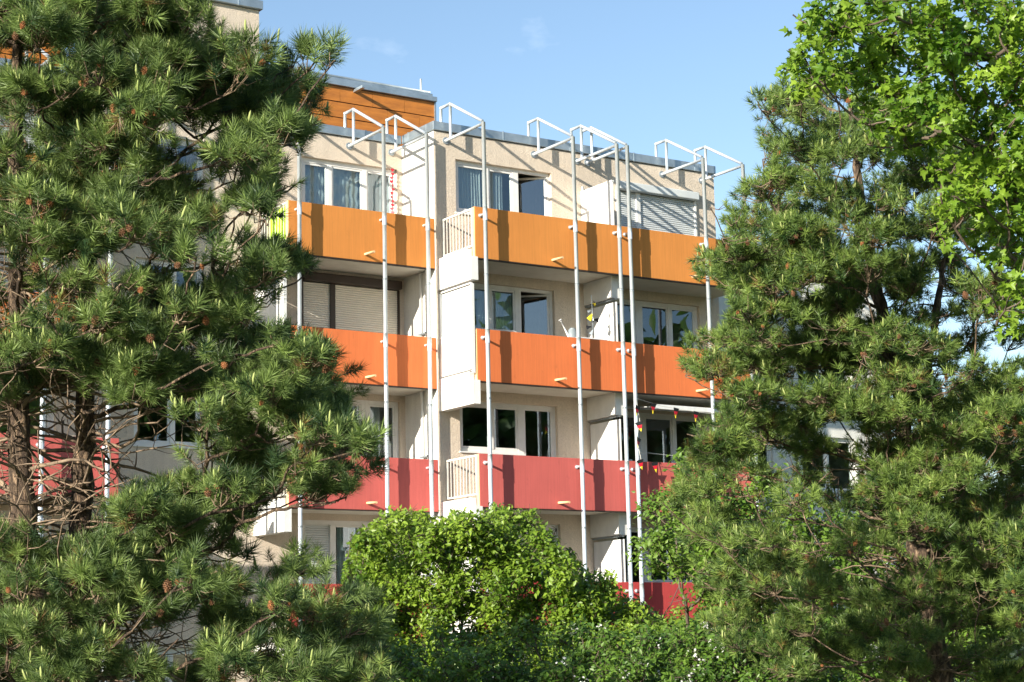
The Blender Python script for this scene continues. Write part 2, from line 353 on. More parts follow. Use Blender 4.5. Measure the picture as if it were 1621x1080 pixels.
def window(x0, x1, z0, z1, y, parent, fr=0.07, sash=0.045, mat=None, tilt=False, mull=(), door=False, label=None):
    """one window: frame ring with mullions, a pane per light, sill; returns the frame part"""
    mat = mat or M['pvc']; yf = y+0.09; yb = y+0.16
    m = MB()
    m.box(x0, x0+fr, yf, yb, z0, z1); m.box(x1-fr, x1, yf, yb, z0, z1)
    m.box(x0+fr, x1-fr, yf, yb, z1-fr, z1); m.box(x0+fr, x1-fr, yf, yb, z0, z0+fr)
    edges = [x0+fr] + [v for mu in mull for v in (mu-fr*0.5, mu+fr*0.5)] + [x1-fr]
    for mu in mull: m.box(mu-fr*0.5, mu+fr*0.5, yf-0.01, yb, z0+fr, z1-fr)
    w_ = m.build('window', mat, parent, bevel=0.004)
    if label: w_['label'] = label
    for k in range(0, len(edges), 2):
        a, b = edges[k]+0.003, edges[k+1]-0.003
        c, d = z0+fr+0.003, z1-fr-0.003
        s = MB(); e = sash
        s.box(a, a+e, yf+0.012, yb-0.006, c, d); s.box(b-e, b, yf+0.012, yb-0.006, c, d)
        s.box(a+e, b-e, yf+0.012, yb-0.006, d-e, d); s.box(a+e, b-e, yf+0.012, yb-0.006, c, c+e)
        if not (tilt and k == len(edges)-2):
            s.build('sash', mat, w_, bevel=0.003)
            MB().box(a+e+0.001, b-e-0.001, yf+0.035, yf+0.045, c+e+0.001, d-e-0.001).build('pane', M['glass'], w_)
        else:                                    # leaf swung inwards
            ang = math.radians(tilt)
            piv = Vector((b, yf+0.03, 0))
            def turn(mb):
                out = []
                for v in mb.v:
                    dx, dy = v[0]-piv.x, v[1]-piv.y
                    out.append((piv.x+dx*math.cos(ang)-dy*math.sin(ang), piv.y+dx*math.sin(ang)+dy*math.cos(ang), v[2]))
                mb.v = out; return mb
            turn(s).build('sash', mat, w_, bevel=0.003)
            turn(MB().box(a+e+0.001, b-e-0.001, yf+0.035, yf+0.045, c+e+0.001, d-e-0.001)).build('pane', M['glass'], w_)
    if not door:
        MB().box(x0-0.03, x1+0.03, y-0.04, yf-0.002, z0-0.035, z0-0.002).build('sill', M['pvc'], w_)
    return w_

def shutter(x0, x1, z0, z1, y, parent, mat, guide, box=True, posts=(), boxmat=None):
    """roller shutter: box, guide rails and curtain of interlocking laths"""
    r = MB()
    if box: r.box(x0-0.05, x1+0.05, y-0.19, y-0.002, z1, z1+0.20)
    o = r.build('roller_shutter', boxmat or guide, parent, bevel=0.02) if box else None
    edges = [x0] + [v for p in posts for v in p] + [x1]
    for a in [(x0-0.05, x0)] + list(posts) + [(x1, x1+0.05)]: MB().box(a[0], a[1], y-0.045, y+0.02, z0, z1-0.003).build('guide_rail', guide, o or parent)
    for k in range(0, len(edges), 2):
        a, b = edges[k], edges[k+1]; lm = MB(); z = z0; h = 0.052
        while z < z1-0.004:
            zt = min(z+h, z1-0.004)
            prof = [(y+0.012, z), (y-0.004, z+0.004), (y-0.009, (z+zt)/2), (y-0.004, zt-0.006), (y+0.012, zt-0.003)]
            n = len(lm.v)
            for (py_, pz_) in prof: lm.v += [(a, py_, pz_), (b, py_, pz_)]
            for q in range(4): lm.f.append((n+2*q, n+2*q+1, n+2*q+3, n+2*q+2)); lm.smooth.append(True)
            z += h
        ln = lm.build('shutter_laths', mat, o or parent); ln['kind'] = 'stuff'
    return o

def curtain(x0, x1, z0, z1, y, label, swag=0.0, folds=9, amp=0.03):
    nxx, nzz = 90, 40; m = MB(); vs = []
    ph = rng.uniform(0, 6, 4)
    for j in range(nzz+1):
        tz = j/nzz
        for i in range(nxx+1):
            tx = i/nxx
            x = x0+(x1-x0)*tx
            zz = z1-(z1-z0)*tz
            if swag:
                sag = math.sin(math.pi*tx)**0.8*swag*tz
                zz -= sag - swag*0.4*tz
                yy = y + 0.03*math.sin(tz*30 + 4*math.sin(math.pi*tx) + ph[0]) + 0.008*math.sin(tx*40+ph[1])
            else:
                yy = y + amp*math.sin(tx*folds*2*math.pi + 0.6*math.sin(tz*3+ph[0])) + amp*0.4*math.sin(tx*folds*4.7+ph[1]+tz)
            vs.append((x, yy, zz))
    n = nxx+1
    m.add(vs, [(j*n+i, j*n+i+1, (j+1)*n+i+1, (j+1)*n+i) for j in range(nzz) for i in range(nxx)], True)
    o = m.build('sheer_curtain', M['sheer']); tag(o, label, 'curtain', 'sheer curtains behind the windows')
    return o

def railing(x, y0, y1, z0, z1, parent, n=8):
    m = MB()
    m.box(x-0.02, x+0.02, y0, y1, z1-0.04, z1); m.box(x-0.016, x+0.016, y0+0.04, y1-0.04, z0, z0+0.035)
    m.box(x-0.018, x+0.018, y0, y0+0.04, z0, z1-0.041); m.box(x-0.018, x+0.018, y1-0.04, y1, z0, z1-0.041)
    r = m.build('side_railing', M['rail'], parent)
    me = None
    for k in range(n):
        yy = y0+0.04+(y1-y0-0.08)*(k+1)/(n+1)
        if me is None:
            b = MB().box(-0.007, 0.007, -0.007, 0.007, z0+0.036, z1-0.041).build('baluster', M['rail'], r); me = b.data; b.location = (x, yy, 0)
        else: inst('baluster', me, r, Matrix.Translation((x, yy, 0)))
    return r

COL = {1: 'amber', 2: 'orange', 3: 'red', 4: 'darkred'}
def balcony(x0, x1, yf, yw, lv, parent, spouts=()):
    """slab, coloured parapet with pale end face, drain spouts"""
    F = FL[lv]
    s = MB().box(x0+0.02, x1-0.02, yf+0.10, yw-0.001, F-0.16, F).build('balcony', M['soffit'], parent, bevel=0.004)
    MB().box(x0, x1, yf, yf+0.12, F-0.18, F+1.0).build('parapet', M[COL[lv]], s, bevel=0.008)
    MB().box(x0+0.005, x1-0.005, yf+0.004, yf+0.115, F-0.200, F-0.181).build('drip_edge', M['brown'], s)
    MB().box(x0-0.006, x0-0.001, yf+0.012, yf+0.112, F-0.17, F+0.99).build('parapet_end', M['edge'], s)
    for xs_ in spouts:
        MB().tube([(xs_, yf+0.02, F-0.03), (xs_, yf-0.42, F-0.05)], 0.028, 10).build('drain_spout', M['edge'], s)
    return s

def beam_and_panel(x, yf, yw, lv, parent, panel=True, wide=0.19, top=None, front=0.0):
    """cross beam under a slab and the privacy screen of the balcony below it"""
    F = FL[lv]
    zt = F-0.161
    b = MB().box(x, x+wide, yf-0.03+front, yw-0.002, F-0.70, zt-0.001).build('cross_beam', M['beam_white'], parent, bevel=0.006)
    if panel and lv+1 in FL:
        p = MB().box(x+0.07, x+0.10, yf+0.03+front*0.6, yw-0.03, FL[lv+1]+0.06, F-0.80).build('privacy_screen', M['panel_white'], parent, bevel=0.003)
        q = MB().box(x+0.03, x+0.10, yf+0.02+front*0.6, yf+0.065+front*0.6, FL[lv+1], F-0.775)
        if not front:
            q.box(x+0.03, x+0.10, yw-0.06, yw-0.004, FL[lv+1], F-0.775); q.box(x+0.035, x+0.095, yf+0.07+front*0.6, yw-0.065, F-0.775, F-0.745)
            q.build('screen_frame', M['panel_white'], p)
        if front: MB().box(x+0.03, x+0.10, yf+0.05+front*0.6, yw-0.01, F-0.743, F-0.722).build('top_rail', M['coupler'], p)
    return b

def tube_frame(x, yw, parent, brackets=(1, 2, 3, 4), top=12.0, yt=None):
    """tall tube standing before the balconies with its gallows over the roof edge"""
    yt = yt if yt is not None else yw-1.65
    f = MB().tube([(x, yt, GZ), (x, yt, top+0.03)], 0.047, 14).build('tube_frame', M['tube'], parent)
    yp = yw-0.23
    a = MB(); a.tube([(x, yw-0.004, top), (x, yt+0.048, top)], 0.036, 10); a.build('arm', M['tube'], f)
    a = MB(); a.tube([(x, yw-0.022, top), (x, yw-0.001, top)], 0.085, 14); a.build('wall_plate', M['coupler'], f)
    a = MB(); a.tube([(x, yp, top+0.03), (x, yp, top+0.83)], 0.036, 10); a.build('post', M['tube'], f)
    a = MB(); a.tube([(x, yp+0.005, top+0.84), (x, yt+0.03, top+0.06)], 0.036, 10); a.build('raking_bar', M['tube'], f)
    a = MB(); a.tube([(x, yp, top+0.84), (x, yp+0.42, top+0.84)], 0.036, 10); a.build('top_bar', M['tube'], f)
    a = MB(); a.tube([(x, yp+0.42, top+0.875), (x, yp+0.42, top+0.22)], 0.036, 10); a.build('roof_post', M['tube'], f)
    for lv in brackets:
        z = FL[lv]+0.80
        MB().tube([(x, yt, z-0.16), (x, yt, z+0.16)], 0.053, 14).build('sleeve', M['tube'], f)
        c = MB(); c.tube([(x, yt+0.05, z), (x, yt+0.215, z)], 0.028, 8); c.tube([(x, yt+0.205, z), (x, yt+0.218, z)], 0.045, 10)
        c.build('stand_off', M['tube'], f)
        MB().tube([(x, yt, z-1.42), (x, yt, z-1.38)], 0.053, 14).build('coupler', M['coupler'], f)
    return f

def coping(x0, x1, y0, y1, z0, z1, parent):
    o = MB().box(x0, x1, y0, y1, z0, z1).build('roof_coping', M['zinc'], parent, bevel=0.01)
    horiz = (x1-x0) > (y1-y0)
    n = max(1, int(((x1-x0) if horiz else (y1-y0))/1.9))
    for k in range(1, n+1):
        t = k/(n+0.35)
        if horiz:
            xx = x0+(x1-x0)*t; MB().box(xx-0.012, xx+0.012, y0-0.008, y1+0.008, z0-0.006, z1+0.012).build('seam', M['zinc'], o)
        else:
            yy = y0+(y1-y0)*t; MB().box(x0-0.008, x1+0.008, yy-0.012, yy+0.012, z0-0.006, z1+0.012).build('seam', M['zinc'], o)
    return o

# ---- section on the right (its wall at y = 35.92)
YB = 35.92; PB = 34.49
ops = []
for lv in (1, 2, 3, 4, 5):
    F = FL[lv]; H = F+2.40+(0.10 if lv == 1 else 0)
    ops += [(22.28, 24.02, F+1.22, H), (24.02, 25.0, F+0.05, H)]
    ops += [(26.62, 27.58, F+0.05, H), (27.58, 29.45, F+1.0, H)] if lv != 1 else [(26.98, 29.40, F+0.3, H-0.05)]
wall_grid('wall', 21.7, 30.1, GZ, 12.20, YB, ops, M['beige'], BLD, ends=False)
MB().box(21.70, 21.96, YB+0.004, 37.40, GZ, 12.20).build('side_wall', M['white_wall'], BLD)
MB().box(29.85, 30.10, YB+0.304, 46, GZ, 12.20).build('end_wall', M['beige'], BLD)
for lv in (1, 2, 3, 4, 5):
    F = FL[lv]; H = F+2.40+(0.10 if lv == 1 else 0)
    window(22.28, 24.02, F+1.22, H, YB, BLD, mull=(23.20,), fr=0.09)
    window(24.02, 25.0, F+0.05, H, YB, BLD, door=True, tilt={1: -38, 2: -38}.get(lv, False), fr=0.08)
    if lv != 1:
        window(26.62, 27.58, F+0.05, H, YB, BLD, door=True, tilt=-10 if lv == 3 else False, fr=0.08)
        window(27.58, 29.45, F+1.0, H, YB, BLD, mull=(28.56,), fr=0.09)
shutter(26.98, 29.40, FL[1]+0.3, FL[1]+2.32, YB, BLD, M['shutter_grey'], M['pvc'], posts=((27.54, 27.66),), boxmat=M['shutter_grey'])
for lv in (1, 2, 3, 4):
    F = FL[lv]
    bal = balcony(21.88, 29.95, PB, YB, lv, BLD, (23.98, 28.1))
    if lv in (1, 3): railing(21.90, PB+0.125, YB-0.02, F+0.10, F+0.99, BLD)
    else:
        railing(21.775, PB+0.06, YB-0.02, F+0.10, F+0.99, BLD)
        MB().box(21.766, 21.782, PB+0.13, YB-0.03, F+0.08, F+0.97).build('railing_infill', M['panel_white'], BLD, bevel=0.003)
    MB().box(21.74, 21.877, PB+0.14, YB-0.003, F-0.16, F+0.035).build('side_fascia', M['beam_white'], BLD, bevel=0.004)
    beam_and_panel(21.74, PB, YB, lv, BLD, panel=(lv in (1, 3)))
    beam_and_panel(25.86, PB, YB, lv, BLD, wide=0.26, front=0.30)
MB().box(25.86, 25.90, PB+0.13, YB-0.01, FL[1]+0.05, 11.20).build('privacy_screen', M['panel_white'], BLD, bevel=0.004)
sf = MB(); sf.box(25.845, 25.915, PB+0.122, YB-0.008, 11.202, 11.24); sf.tube([(25.88, YB-0.06, 11.24), (25.88, YB-0.06, 11.36)], 0.03, 8)
sf.build('screen_frame', M['panel_white'], BLD)
for x in (22.02, 24.50, 25.77, 26.08, 28.40, 29.67): tube_frame(x, YB, BLD)
coping(21.66, 30.14, 35.87, 36.20, 12.22, 12.43, BLD); coping(21.66, 21.96, 36.201, 37.34, 12.22, 12.43, BLD)
# down pipe in the recess
for xx, yy in ((21.655, 36.55), (21.655, 36.28)):
    MB().tube([(xx, yy, GZ), (xx, yy, 9.0 if yy < 36.4 else 8.9)], 0.035, 10).build('down_pipe', M['panel_white'], BLD)
for z in (7.45, 4.6, 1.9): MB().box(21.60, 21.695, 36.22, 36.62, z, z+0.035).build('pipe_clip', M['coupler'], BLD)

# ---- middle section (wall at y = 37.40)
YA = 37.40; PA = 35.94
ops = []
for lv in (1, 2, 3, 4, 5):
    F = FL[lv]
    ops += [(19.0, 21.56, F+0.4, F+2.5)] if lv < 3 else [(19.0, 20.68, F+0.4, F+2.5), (20.68, 21.56, F+0.05, F+2.5)]
wall_grid('wall', 17.93, 21.70, GZ, 12.20, YA, ops, M['beige'], BLD)
window(19.0, 21.56, FL[1]+0.4, FL[1]+2.5, YA, BLD, mull=(19.79, 20.72), fr=0.11)
for lv in (3, 4, 5):
    window(19.0, 20.68, FL[lv]+0.4, FL[lv]+2.5, YA, BLD, mull=(19.81,), fr=0.10)
    window(20.68, 21.56, FL[lv]+0.05, FL[lv]+2.5, YA, BLD, door=True, fr=0.09)
shutter(19.02, 21.50, FL[2]+0.05, FL[2]+2.34, YA-0.02, BLD, M['shutter_tan'], M['brown'], posts=((19.71, 19.84),), boxmat=M['brown'])
MB().box(19.0, 21.56, YA+0.02, YA+0.05, FL[2]+0.4, FL[2]+2.5).build('shutter_backing', M['brown'], BLD)
shutter(19.09, 19.74, FL[4]+0.5, FL[4]+2.38, YA+0.10, BLD, M['shutter_grey'], M['pvc'], box=False)
for lv in (1, 2, 3, 4):
    F = FL[lv]
    balcony(17.95, 21.69, PA, YA, lv, BLD, (19.86,))
    railing(17.98, PA+0.125, YA-0.02, F+0.10, F+0.99, BLD)
    MB().box(17.81, 17.94, PA+0.14, YA-0.003, F-0.16, F+0.035).build('side_fascia', M['beam_white'], BLD, bevel=0.004)
    beam_and_panel(17.81, PA, YA, lv, BLD, panel=(lv in (1,)))
lime = MB().box(18.02, 18.035, PA+0.16, YA-0.35, FL[1]+0.1, FL[1]+0.93).build('windbreak_cloth', M['lime'])
tag(lime, 'lime green windbreak cloth tied behind the white side railing', 'cloth')
for x in (18.12, 20.26, 21.40): tube_frame(x, YA, BLD)
coping(17.94, 21.655, 37.35, 37.68, 12.22, 12.43, BLD)

# ---- stair tower
ops = [(15.0, 16.6, FL[lv]+1.2, FL[lv]+2.5) for lv in (1, 2, 3, 4, 5)]
wall_grid('wall', 13.9, 17.93, GZ, 14.92, YA, ops, M['beige'], BLD)
MB().box(17.70, 17.925, YA+0.304, 41.0, 9.0, 14.92).build('tower_wall', M['beige'], BLD)
for lv in (1, 2, 3, 4, 5): window(15.0, 16.6, FL[lv]+1.2, FL[lv]+2.5, YA, BLD, mull=(15.9,), fr=0.08)
coping(13.84, 17.99, 37.30, 37.62, 14.93, 15.14, BLD)
MB().box(13.9, 17.69, 37.705, 41.0, 14.70, 14.90).build('roof', M['gravel'], BLD)

# ---- left section
YL = 36.35; PL = 34.92
ops = [(a, b, FL[lv]+0.5, FL[lv]+2.45) for lv in (1, 2, 3, 4, 5) for a, b in ((10.2, 12.9), (6.0, 8.6), (2.2, 4.8))]
wall_grid('wall', 0.0, 13.88, GZ, 12.20, YL, ops, M['beige'], BLD)
MB().box(13.60, 13.88, YL+0.304, 46, GZ, 12.2).build('side_wall', M['beige'], BLD)
for lv in (1, 2, 3, 4, 5):
    for a, b in ((10.2, 12.9), (6.0, 8.6), (2.2, 4.8)):
        if lv in (1, 2) and a > 9: shutter(a+0.05, b-0.05, FL[lv]+0.5, FL[lv]+2.3, YL+0.02, BLD, M['shutter_grey'], M['pvc'], posts=(((a+b)/2-0.05, (a+b)/2+0.05),), boxmat=M['shutter_grey'])
        else: window(a, b, FL[lv]+0.5, FL[lv]+2.45, YL, BLD, mull=((a+b)/2,), fr=0.09)
for lv in (1, 2, 3, 4): balcony(0.2, 13.70, PL, YL, lv, BLD, (8.5, 12.6))
for x in (12.05, 13.38): tube_frame(x, YL, BLD)
coping(-0.05, 13.92, 36.30, 36.62, 12.22, 12.43, BLD)

# ---- low wing at the right
ops = [(a, b, FL[lv]+0.8, FL[lv]+2.3) for lv in (2, 3, 4, 5) for a, b in ((31.5, 33.0), (34.0, 36.0))]
wall_grid('wall', 30.12, 37.4, GZ, 10.2, 37.4, ops, M['white_wall'], BLD)
for lv in (2, 3, 4, 5):
    for a, b in ((31.5, 33.0), (34.0, 36.0)): window(a, b, FL[lv]+0.8, FL[lv]+2.3, 37.4, BLD, mull=((a+b)/2,))
MB().box(37.15, 37.4, 37.705, 46, GZ, 10.2).build('end_wall', M['white_wall'], BLD)
coping(30.12, 37.45, 37.36, 37.7, 10.21, 10.38, BLD)

# ---- slabs, partitions, back wall, roofs
it = MB()
for lv in (1, 2, 3, 4, 5):
    for (a, b, y) in ((21.97, 29.84, YB+0.31), (18.2, 21.69, YA+0.31), (13.9, 17.9, YA+0.31), (0.1, 13.59, YL+0.31), (30.13, 37.1, 37.72)):
        if a > 30 and lv == 1: continue
        it.box(a, b, y, 45.9, FL[lv]-0.2, FL[lv]-0.002)
for x in (0.0, 5.2, 9.4, 17.95, 25.8, 33.4): it.box(x+0.01, x+0.16, 37.8, 45.9, GZ, 12.0 if x < 30 else 9.8)
it.build('interior', M['room'], BLD)
bw = MB(); bw.box(0, 13.59, 40.6, 40.8, GZ, 12.0); bw.box(13.9, 29.84, 42.0, 42.2, GZ, 12.0); bw.box(30.13, 37.1, 42.0, 42.2, GZ, 9.9)
bw.build('inner_wall', M['room'], BLD)
rf = MB()
rf.box(21.97, 29.84, YB+0.32, 46, 12.02, 12.18); rf.box(18.0, 21.96, YA+0.32, 46, 12.02, 12.18); rf.box(0.1, 13.59, YL+0.32, 46, 12.02, 12.18)
rf.box(30.13, 37.1, 37.72, 46, 9.95, 10.15)
rf.build('roof', M['gravel'], BLD)
MB().box(-0.2, 37.5, 46.01, 46.3, GZ, 9.9).build('rear_wall', M['beige'], BLD)

# ---- penthouse clad in ochre boards
def penthouse(x0, x1, y, z0, z1, spout=None):
    ph = MB().box(x0, x1, y+0.04, y+4.5, z0, z1).build('penthouse', M['brown'], BLD)
    rows = int(round((z1-z0)/0.40)); h = (z1-z0)/rows; me = {}
    for r in range(rows):
        off = (0.35, 0.8, 0.1, 0.6)[r % 4]; x = x0-off
        while x < x1-0.01:
            a, b = max(x, x0), min(x+0.96, x1)
            if b-a > 0.05:
                key = (round(b-a, 2))
                if key not in me:
                    mb = MB().box(0.004, (b-a)-0.004, -0.012, 0.012, 0.018, h-0.010); o = mb.build('cladding_board', M['clad'], ph, bevel=0.002); me[key] = o.data
                    o.location = (a, y + 0.018 + random.uniform(-0.004, 0.004), z0+r*h)
                else:
                    o = inst('cladding_board', me[key], ph, Matrix.Translation((a, y+0.018+random.uniform(-0.004, 0.004), z0+r*h)))
            x += 0.96
    MB().box(x0-0.06, x1+0.05, y-0.08, y+0.3, z1+0.001, z1+0.13).build('roof_coping', M['zinc'], ph, bevel=0.008)
    MB().box(x0-0.06, x1-0.03, y+0.02, y+0.3, z1+0.131, z1+0.23).build('roof_coping', M['zinc'], ph, bevel=0.008)
    MB().tube([(x0, y+0.05, z1+0.27), (x1-0.1, y+0.05, z1+0.27)], 0.03, 8).build('roof_rail', M['zinc'], ph)
    MB().box(x1-0.002, x1+0.045, y-0.02, y+0.05, z0, z1).build('corner_trim', M['zinc'], ph)
    MB().tube([(x1-0.35, y+0.1, z1+0.2), (x1-0.35, y+0.1, z1+0.62)], 0.022, 8).build('lightning_rod', M['rail'], ph)
    if spout: MB().box(spout, spout+0.09, y-0.48, y+0.01, z1-0.10, z1-0.03).build('drain_spout', M['zinc'], ph)
    return ph
penthouse(17.96, 24.80, 41.0, 12.19, 14.72, 22.35)
penthouse(4.0, 13.80, 39.0, 12.19, 14.3)
MB().tube([(19.55, 40.9, 14.9), (19.55, 40.9, 15.75)], 0.022, 8).build('lightning_rod', M['rail'], BLD)

# ------------------------------------------------------------------ curtains and small things on the balconies
curtain(19.12, 19.72, FL[1]+0.62, FL[1]+2.42, YA+0.22, 'ruched sheer curtain in the leftmost light of the three-light top window', swag=0.35)
curtain(19.86, 20.64, FL[1]+0.62, FL[1]+2.42, YA+0.22, 'ruched sheer curtain in the middle light of the three-light top window', swag=0.40)
curtain(20.80, 21.46, FL[1]+0.5, FL[1]+2.42, YA+0.22, 'sheer curtain in the light beside the red garland', folds=6, amp=0.02)
curtain(22.37, 23.10, FL[1]+1.25, FL[1]+2.44, YB+0.22, 'straight pleated sheer curtain in the top window above the white side railing', folds=9)
curtain(23.30, 23.72, FL[1]+1.25, FL[1]+2.44, YB+0.22, 'narrow sheer curtain beside the open top casement', folds=5, amp=0.04)
curtain(22.95, 23.92, FL[2]+1.0, FL[2]+2.36, YB+0.22, 'lace curtain in the second-storey window beside the open balcony door', folds=12, amp=0.02)
curtain(20.0, 20.60, FL[4]+0.5, FL[4]+2.40, YA+0.22, 'pale curtain behind the low window left of the flowering bush', folds=6, amp=0.02)
curtain(20.92, 21.12, FL[3]+0.1, FL[3]+2.40, YA+0.22, 'narrow white curtain at the edge of the dark balcony door', folds=3, amp=0.03)

gl = empty('garland', (21.38, 37.33, 11.6))
tag(gl, 'red heart garland hanging in the top corner window beside the white side wall', 'garland')
MB().tube([(0, 0, 0), (0.01, 0, -0.5), (-0.01, 0, -1.25)], 0.006, 6).build('cord', M['redpaint'], gl)
hm = None
for k in range(13):
    zc = -0.05-k*0.095
    if hm is None:
        m = MB()
        ring = []
        for q in range(16):
            t = 2*math.pi*q/16; hx = 0.045*math.sin(t)**3; hz = 0.04*(13*math.cos(t)-5*math.cos(2*t)-2*math.cos(3*t)-math.cos(4*t))/15
            ring.append((hx, hz))
        vs = [(a, -0.010, b) for a, b in ring] + [(a, 0.010, b) for a, b in ring]
        m.add(vs, [tuple(range(16)), tuple(reversed(range(16, 32)))] + [(q, q+16, (q+1) % 16+16, (q+1) % 16) for q in range(16)])
        h0 = m.build('heart', M['redpaint'], gl); hm = h0.data; h0.location = (0.01, 0, zc)
    else:
        inst('heart', hm, gl, Matrix.Translation((0.02*math.sin(k*1.7), 0.01*math.sin(k), zc)) @ Matrix.Rotation(random.uniform(-0.6, 0.6), 4, 'Y') @ Matrix.Rotation(random.uniform(-0.9, 0.9), 4, 'Z'))

# awning, rolled out a little under the second slab
aw = MB()
ax0, ax1 = 26.70, 29.6
aw.add([(ax0, YB-0.05, 5.98), (ax1, YB-0.05, 5.98), (ax1, PB-0.10, 5.80), (ax0, PB-0.10, 5.80), (ax0, YB-0.05, 5.965), (ax1, YB-0.05, 5.965), (ax1, PB-0.10, 5.785), (ax0, PB-0.10, 5.785)],
       [(0, 1, 2, 3), (7, 6, 5, 4), (0, 3, 7, 4), (1, 5, 6, 2), (2, 6, 7, 3), (0, 4, 5, 1)])
awn = empty('awning', (0, 0, 0)); tag(awn, 'pale striped awning half rolled out under the orange balcony', 'awning'); awn['label'] = 'pale grey awning half rolled out beneath the orange parapet'
aw.build('cloth', M['awning'], awn)
MB().box(ax0-0.04, ax1+0.04, PB-0.17, PB-0.101, 5.74, 5.85).build('front_bar', M['panel_white'], awn, bevel=0.008)
MB().tube([(ax0, YB-0.10, 5.99), (ax1, YB-0.10, 5.99)], 0.045, 10).build('roller', M['panel_white'], awn)

# pennant string
ps = empty('pennant_string', (26.08, 34.2, 5.8))
tag(ps, 'string of black, red and gold pennants wound down a tube above the red parapet', 'pennants', None)
def pennant(loc, ang, tilt=0.0):
    cols = (M['black'], M['redpaint'], M['yellow'])
    L, Wd = 0.24, 0.19
    root = None
    for k in range(3):
        t0, t1 = k/3, (k+1)/3
        w0, w1 = Wd*(1-t0)/2, max(Wd*(1-t1)/2, 0.003)
        vs = []
        for yy in (-0.002, 0.002): vs += [(-w0, yy + 0.02*math.sin(t0*3), -L*t0), (w0, yy+0.03*t0, -L*t0), (w1, yy+0.03*t1, -L*t1), (-w1, yy+0.02*math.sin(t1*3), -L*t1)]
        m = MB().add(vs, [(0, 1, 2, 3), (7, 6, 5, 4), (0, 4, 5, 1), (2, 6, 7, 3), (0, 3, 7, 4), (1, 5, 6, 2)])
        if root is None:
            root = m.build('pennant', cols[k], ps)
            root.matrix_basis = Matrix.Translation(loc) @ Matrix.Rotation(ang, 4, 'Z') @ Matrix.Rotation(tilt, 4, 'Y')
        else: m.build('stripe', cols[k], root)
for k, (z, a) in enumerate(((-0.05, 0.3), (-0.42, -0.5), (-0.80, 0.4), (-1.30, -0.2))): pennant((0.0, -0.02, z), a, 0.25*(-1)**k)
MB().tube([(-0.02, 0.01, 0.1), (0.06, 0.01, -0.4), (-0.05, 0.01, -0.8), (0.05, 0.0, -1.3), (0.02, 0, -1.5)], 0.006, 5).build('cord', M['rail'], ps)
c1 = [(0.02, 0, 0.12), (0.7, 0.02, 0.0), (1.4, 0.02, -0.06), (2.1, 0.02, -0.10), (2.9, 0.02, -0.04)]
MB().tube(c1, 0.006, 5).build('cord', M['rail'], ps)
for x, z in ((0.48, 0.04), (1.15, -0.03), (1.75, -0.08), (2.4, -0.07)): pennant((x, 0.0, z), 0.15, 0.1)
MB().tube([(0.02, 0, -1.12), (0.9, 0.02, -1.16), (2.2, 0.02, -1.19), (2.9, 0.02, -1.16)], 0.006, 5).build('cord', M['rail'], ps)
for x, z in ((0.45, -1.34), (1.15, -1.34), (1.9, -1.36)): pennant((x, 0.0, z), -0.15, -0.15)

# things behind the orange parapet
rk = empty('drying_rack', (25.2, 34.9, 7.25)); tag(rk, 'folded white drying rack lying across the orange parapet near the screen', 'drying rack')
MB().box(-0.35, 0.5, -0.12, 0.22, 0.10, 0.14).build('shelf', M['panel_white'], rk, bevel=0.006)
m = MB(); m.tube([(-0.4, -0.14, 0.09), (0.55, -0.14, 0.09)], 0.022, 8); m.tube([(-0.4, 0.24, 0.09), (0.55, 0.24, 0.09)], 0.022, 8); m.build('bar', M['black'], rk)
for x in (-0.3, 0.45):
    MB().tube([(x, 0.0, 0.09), (x, 0.0, -0.95)], 0.02, 8).build('leg', M['coupler'], rk)
wc = empty('watering_can', (24.85, 35.0, 7.32)); tag(wc, 'grey watering can standing behind the orange parapet left of the drying rack', 'watering can')
m = MB(); m.tube([(0, 0, 0.0), (0, 0, 0.10), (0, 0, 0.24), (0.01, 0, 0.30)], [0.13, 0.13, 0.11, 0.06], 16); m.build('body', M['plas_grey'], wc)
m = MB(); m.tube([(-0.10, 0, 0.08), (-0.22, 0, 0.28), (-0.32, 0, 0.44)], [0.03, 0.018, 0.014], 8); m.tube([(-0.31, 0, 0.43), (-0.345, 0, 0.475)], [0.014, 0.045], 10); m.build('spout', M['panel_white'], wc)
m = MB(); m.tube([(0.10, 0, 0.05), (0.20, 0, 0.14), (0.19, 0, 0.27), (0.05, 0, 0.31)], 0.013, 8); m.build('handle', M['plas_grey'], wc)
pt = MB().box(24.70, 25.0, 34.85, 35.15, 6.302, 7.318).build('plant_stand', M['concrete']); tag(pt, 'narrow stand under the grey watering can, mostly hidden by the orange parapet', 'stand')
sp = empty('wind_spinner', (25.25, 34.75, 8.05)); tag(sp, 'yellow and black wind spinner hanging before the white privacy screen', 'wind spinner')
MB().tube([(0, 0, 0.36), (0.02, 0, -0.5)], 0.008, 6).build('stick', M['coupler'], sp)
for k in range(12):
    a = k*0.9; m = MB(); L = 0.12+0.06*math.sin(k*2)
    m.add([(0, 0, 0), (L*math.cos(a), 0.03, -0.06+L*math.sin(a)), (L*math.cos(a+0.6), -0.03, -0.06+L*math.sin(a+0.6)), (0.01, 0.012, 0), (L*math.cos(a), 0.042, -0.06+L*math.sin(a)), (L*math.cos(a+0.6), -0.018, -0.06+L*math.sin(a+0.6))],
          [(0, 1, 2), (5, 4, 3), (0, 3, 4, 1), (1, 4, 5, 2), (2, 5, 3, 0)])
    o = m.build('vane', (M['yellow'], M['black'], M['black'], M['coupler'])[k % 4 if k < 5 else 1+k % 3], sp); o.location = (0.03*math.sin(k*1.9), 0, 0.16-0.055*k)

